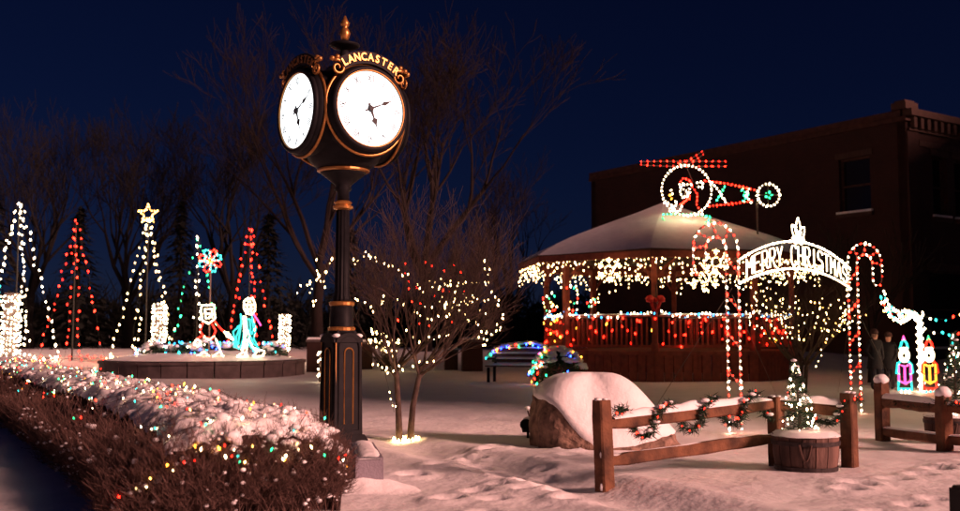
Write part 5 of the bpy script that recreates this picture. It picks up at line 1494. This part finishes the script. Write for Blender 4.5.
def small_tree(b, h, rad, lean, label, colr='white', nb=60, cols=None):
    rng = random.Random(int(b.x * 31))
    t = thing('christmas_tree', b, label, 'christmas tree', 'small lit trees in barrels')
    ax = lambda f: b + V((lean * f * f, 0, h * f))
    m = MB(); m.tube([ax(0), ax(.5), ax(1)], [.02, .014, .004], 6); m.build('trunk', BARK, t)
    m = MB()
    for i in range(330):
        f = rng.uniform(.04, 1) ** 1.1; a = rng.uniform(0, 6.283); L = rad * (1 - f) * rng.uniform(.6, 1.05) + .02
        d = V((math.cos(a), math.sin(a), rng.uniform(-.05, .45))).normalized(); c0 = ax(f); c1 = c0 + d * L
        m.tube([c0, c1], [.003, .0015], 3, caps=False)
        for k in range(9):
            p = c0.lerp(c1, rng.uniform(.25, 1)); e = (d + V((rng.uniform(-1, 1), rng.uniform(-1, 1), rng.uniform(-.6, .8)))).normalized() * rng.uniform(.025, .05); w_ = e.orthogonal().normalized() * .004
            m.add([p - w_, p + e, p + w_], [(0, 1, 2)])
    m.build('crown', NEEDLE, t)
    m = MB()
    for i in range(14):
        f = rng.uniform(.3, 1); a = rng.uniform(0, 6.28); m.blob(ax(f) + V((rad * (1 - f) * .8 * math.cos(a), rad * (1 - f) * .8 * math.sin(a), .02)), rng.uniform(.012, .032), (1.2, 1.2, .6), rng)
    m.build('snow_clumps', SNOWCAP, t, smooth_=True, kind='stuff')
    sp = {}
    for i in range(nb):
        f = (.02 + .97 * rng.random()) ** 1.25; a = rng.uniform(0, 6.283); rr = rad * (1 - f) * rng.uniform(.7, 1.08) + .012
        sp.setdefault(colr if cols is None else rng.choice(cols), []).append(ax(f) + V((rr * math.cos(a), rr * math.sin(a), 0)))
    bulbs(t, sp, .0105)
bc = at(806, 470, 10.42)
b_, h_ = barrel(V((bc.x, 10.42, 0)), .335, .39, 'half-barrel planter with snow on top holding the small lit tree by the fence')
small_tree(b_ + V((-.05, 0, h_ + .02)), .72, .21, -.05, 'small evergreen covered in white lights in the barrel by the near fence', 'white', 62)
bc = at(950, 447, 13.0)
b_, h_ = barrel(V((bc.x, 13.0, 0)), .30, .36, 'dark half-barrel planter behind the fence before the carollers')
small_tree(b_ + V((.09, 0, h_ + .02)), 1.05, .26, .02, 'taller evergreen with mixed lights in the barrel behind the far fence post', 'white', 64, ('white', 'white', 'warm', 'teal', 'white'))

# ================================================================== BOULDER
def boulder():
    rng = random.Random(19)
    L_, R_ = gp(531, 445), gp(672, 446); c = (L_ + R_) / 2; c.y = 13.1; c.x = (602 - 480) / F * 13.0; c.z = G(c.x, c.y)
    t = thing('boulder', c, 'big rough boulder under a smooth thick cap of snow', 'boulder')
    W, Dp = .93, .66
    na = 72
    def rim(a): return 1 + .05 * math.cos(2 * a + .6) + .04 * math.cos(3 * a) + .05 * noise.noise(V((math.cos(a) * 1.5, math.sin(a) * 1.5, 2)))
    def topz(u): return .95 - .50 * smooth(.05, 1.15, u) - .06 * smooth(-.55, -1.05, u)
    def rimz(ca, sa):               # height at which the snow begins: high on the left end, down to the ground at the front right
        f = smooth(-1.0, -.08, ca) if sa < 0 else smooth(-.9, 1.1, ca)
        hi = .66 if sa < 0 else .76
        lo = .05 + .13 * smooth(.3, .95, ca)
        return hi + (lo - hi) * f + .025 * noise.noise(V((ca * 5, sa * 5, 1)))
    m = MB(); rows = 14
    for i in range(rows + 1):
        f = i / rows
        for j in range(na):
            a = 2 * math.pi * j / na; k = rim(a); ca, sa = math.cos(a), math.sin(a)
            zt = rimz(ca, sa)
            sc_ = .99 - .07 * f + .05 * math.sin(f * 3.0) - (.03 if i == rows else 0)
            n1 = .07 * noise.noise(V((ca * 2.3, sa * 2.3, f * 2.2))) + .03 * noise.noise(V((ca * 7, sa * 7, f * 5))) + .035 * noise.cell(V((ca * 3.2, sa * 3.2, f * 2.4 + ca)))
            m.v.append((c.x + W * k * (sc_ + n1) * ca, c.y + Dp * k * (sc_ + n1) * sa, c.z - .12 + (zt + .12) * f))
    for i in range(rows):
        for j in range(na): m.f.append((i * na + j, i * na + (j + 1) % na, (i + 1) * na + (j + 1) % na, (i + 1) * na + j))
    m.f.append(tuple(rows * na + j for j in range(na)))
    m.build('rock', STONE, t)
    m = MB(); rows = 20; ux = -.12
    m.v.append((c.x + W * ux, c.y + .12, c.z + topz(ux)))
    for i in range(1, rows + 1):
        f = i / rows
        for j in range(na):
            a = 2 * math.pi * j / na; k = rim(a); ca, sa = math.cos(a), math.sin(a)
            zr = rimz(ca, sa); zz = topz(ux * (1 - f) + ca * f)
            e = f ** (2.1 + 1.5 * max(smooth(.1, .6, zr), smooth(.0, .8, ca)))
            z = zz * (1 - e) + (zr - .05) * e + .012 * noise.noise(V((ca * f * 2, sa * f * 2, 8)))
            rr = (f ** .9) * (1.0 if i < rows else .90)
            m.v.append((c.x + W * ux * (1 - f) + W * k * rr * ca, c.y + .12 * (1 - f) + Dp * k * rr * sa, c.z + z))
    for j in range(na): m.f.append((0, 1 + j, 1 + (j + 1) % na))
    for i in range(rows - 1):
        for j in range(na): m.f.append((1 + i * na + j, 1 + (i + 1) * na + j, 1 + (i + 1) * na + (j + 1) % na, 1 + i * na + (j + 1) % na))
    m.build('snow_cap', SNOWCAP, t, smooth_=True)
    # small lamp fixture at its left foot
    b = gp(528, 438); s = thing('ground_lamp', b, 'small dark unlit ground lamp with snow on it at the boulder foot', 'lamp')
    m = MB(); m.tube([b, b + V((0, 0, .12))], .02, 6); m.build('stem', BLACK, s)
    m = MB(); m.box(b + V((0, 0, .19)), (.15, .12, .15), .5, R(-25)); m.lathe([(.075, 0), (.085, .03), (.08, .035)], b + V((-.03, -.07, .20)), 14, Matrix.Rotation(R(60), 3, 'X')); m.build('housing', BLACK, s)
    m = MB(); m.blob(b + V((0, 0, .28)), .07, (1.1, 1, .55), rng); m.blob(b + V((-.07, -.02, .19)), .045, (1, 1, .9), rng); m.build('snow_layer', SNOWCAP, s, smooth_=True)
    d = b + V((.10, .12, 0)); s = thing('dry_stem', d, 'broken dry stem with a snow blob beside the boulder', 'plant')
    m = MB(); m.tube([d, d + V((-.05, 0, .22)), d + V((-.10, 0, .40))], [.018, .014, .01], 6); m.build('stalk', BARK, s)
    m = MB(); m.blob(d + V((-.10, 0, .42)), .045, (1.1, 1, .7), rng); m.build('snow_layer', SNOWCAP, s, smooth_=True)
boulder()

# ================================================================== BENCH AND SHRUB WITH COLOURED LIGHTS
def bench_and_shrub():
    rng = random.Random(88)
    Y = 29.5; b = at(515, 381, Y); b.z = G(b.x, Y, False); U = V((.93, -.36, 0)).normalized(); S = V((.36, .93, 0)).normalized()
    t = thing('park_bench', b, 'snow-covered slatted park bench left of the bandstand', 'bench')
    P = lambda u, s, z: b + U * u + S * s + V((0, 0, z)); rz = math.atan2(U.y, U.x)
    for k in range(4):
        m = MB(); m.box(P(0, -.2 + .14 * k, .47), (1.7, .10, .04), rz); sl = m.build('seat_slat', DARKWOOD, t)
        m = MB(); m.box(P(0, -.2 + .14 * k, .515), (1.66, .085, .05), rz, top=.9); m.build('snow_layer', SNOWCAP, sl)
    for k in range(3):
        m = MB(); m.box(P(0, .36 + .03 * k, .62 + .16 * k), (1.7, .035, .10), rz, R(-10)); sl = m.build('back_slat', DARKWOOD, t)
        m = MB(); m.box(P(0, .36 + .03 * k, .685 + .16 * k), (1.66, .05, .03), rz); m.build('snow_layer', SNOWCAP, sl)
    for u in (-.75, .75):
        for s in (-.22, .3):
            m = MB(); m.box(P(u, s, .20), (.07, .07, .46), rz); m.build('leg', BLACK, t)
        m = MB(); m.box(P(u, .40, .72), (.06, .05, .62), rz, R(-8)); m.build('back_post', BLACK, t)
        m = MB(); m.box(P(u, .02, .68), (.07, .6, .05), rz); m.build('armrest', BLACK, t)
    g = thing('bench_garland', P(0, .42, 1.0), 'garland of large blue, red and green bulbs along the park bench back', 'garland')
    pl = [P(-.95, .2, .66), P(-.85, .38, .86), P(-.5, .43, 1.02), P(0, .43, 1.08), P(.4, .43, 1.12), P(.75, .43, 1.03), P(.9, .4, .9)]
    garland_strand(g, pl, rng, .1, 420); wire(g, [pl], .02, NEEDLE, 'stem')
    m = MB()
    for p in along(pl, .08): m.blob(p + V((0, 0, .05)), rng.uniform(.05, .09), (1, 1, .7), rng)
    m.build('snow_clumps', SNOWCAP, g, smooth_=True, kind='stuff')
    sp = {}; cy = ('teal', 'red', 'blue', 'green', 'blue', 'red', 'amber')
    for i, p in enumerate(along(pl, .15)): sp.setdefault(cy[(i * 2 + rng.randrange(2)) % 7], []).append(p + V((rng.uniform(-.06, .06), -.09, rng.uniform(-.06, .04))))
    bulbs(g, sp, .032)
    Y = 28.2; c = at(559, 384, Y); c.z = G(c.x, Y, False)
    s = thing('snowy_shrub', c, 'rounded snowy shrub strung with coloured bulbs in front of the bandstand', 'shrub')
    m = MB()
    for k in range(1500):
        a, e = rng.uniform(0, 6.283), rng.uniform(0, 1.5); rr = rng.uniform(.6, 1.0)
        p = c + V((.80 * rr * math.cos(a) * math.cos(e), .6 * rr * math.sin(a) * math.cos(e), 1.0 * rr * math.sin(e))); d = V((rng.uniform(-1, 1), rng.uniform(-1, 1), rng.uniform(-.3, 1))).normalized() * .13; w_ = d.orthogonal().normalized() * .02
        m.add([p - w_, p + d, p + w_], [(0, 1, 2)])
    m.build('foliage', NEEDLE, s)
    m = MB()
    for k in range(90):
        a, e = rng.uniform(0, 6.283), rng.uniform(.45, 1.5); m.blob(c + V((.80 * math.cos(a) * math.cos(e), .6 * math.sin(a) * math.cos(e), 1.02 * math.sin(e))), rng.uniform(.06, .15), (1.1, 1.1, .55), rng)
    m.build('snow_clumps', SNOWCAP, s, smooth_=True, kind='stuff')
    l = thing('light_string', c + V((0, 0, .9)), 'string of large coloured bulbs on the snowy shrub before the bandstand', 'light string', 'strings of lights')
    sp = {}; cy = ('red', 'green', 'amber', 'teal', 'pink', 'blue', 'green', 'red', 'gold')
    for i in range(40):
        a, e = rng.uniform(3.0, 6.4), rng.uniform(.02, 1.35)
        if i % 3 == 0: a, e = rng.uniform(3.2, 4.0), rng.uniform(.0, .9)
        sp.setdefault(cy[i % 9], []).append(c + V((.88 * math.cos(a) * math.cos(e), .66 * math.sin(a) * math.cos(e), 1.08 * math.sin(e))))
    bulbs(l, sp, .030)
bench_and_shrub()

# dark bollard at the bottom right corner
def bollard():
    b = V(((962 - 480) / F * 7.35, 7.35, 0)); b.z = G(b.x, b.y)
    t = thing('bollard', b, 'short square dark metal bollard standing alone in the trodden snow', 'bollard')
    m = MB(); zt = at(960, 489, 7.35).z
    m.box((b.x, b.y, (zt + b.z - .2) / 2), (.20, .20, zt - b.z + .2), .15, top=.97); m.build('post', BLACK, t)
    m = MB(); m.box((b.x, b.y, zt + .012), (.17, .17, .02), .15, top=.9); m.build('cap', HOOP, t)
bollard()
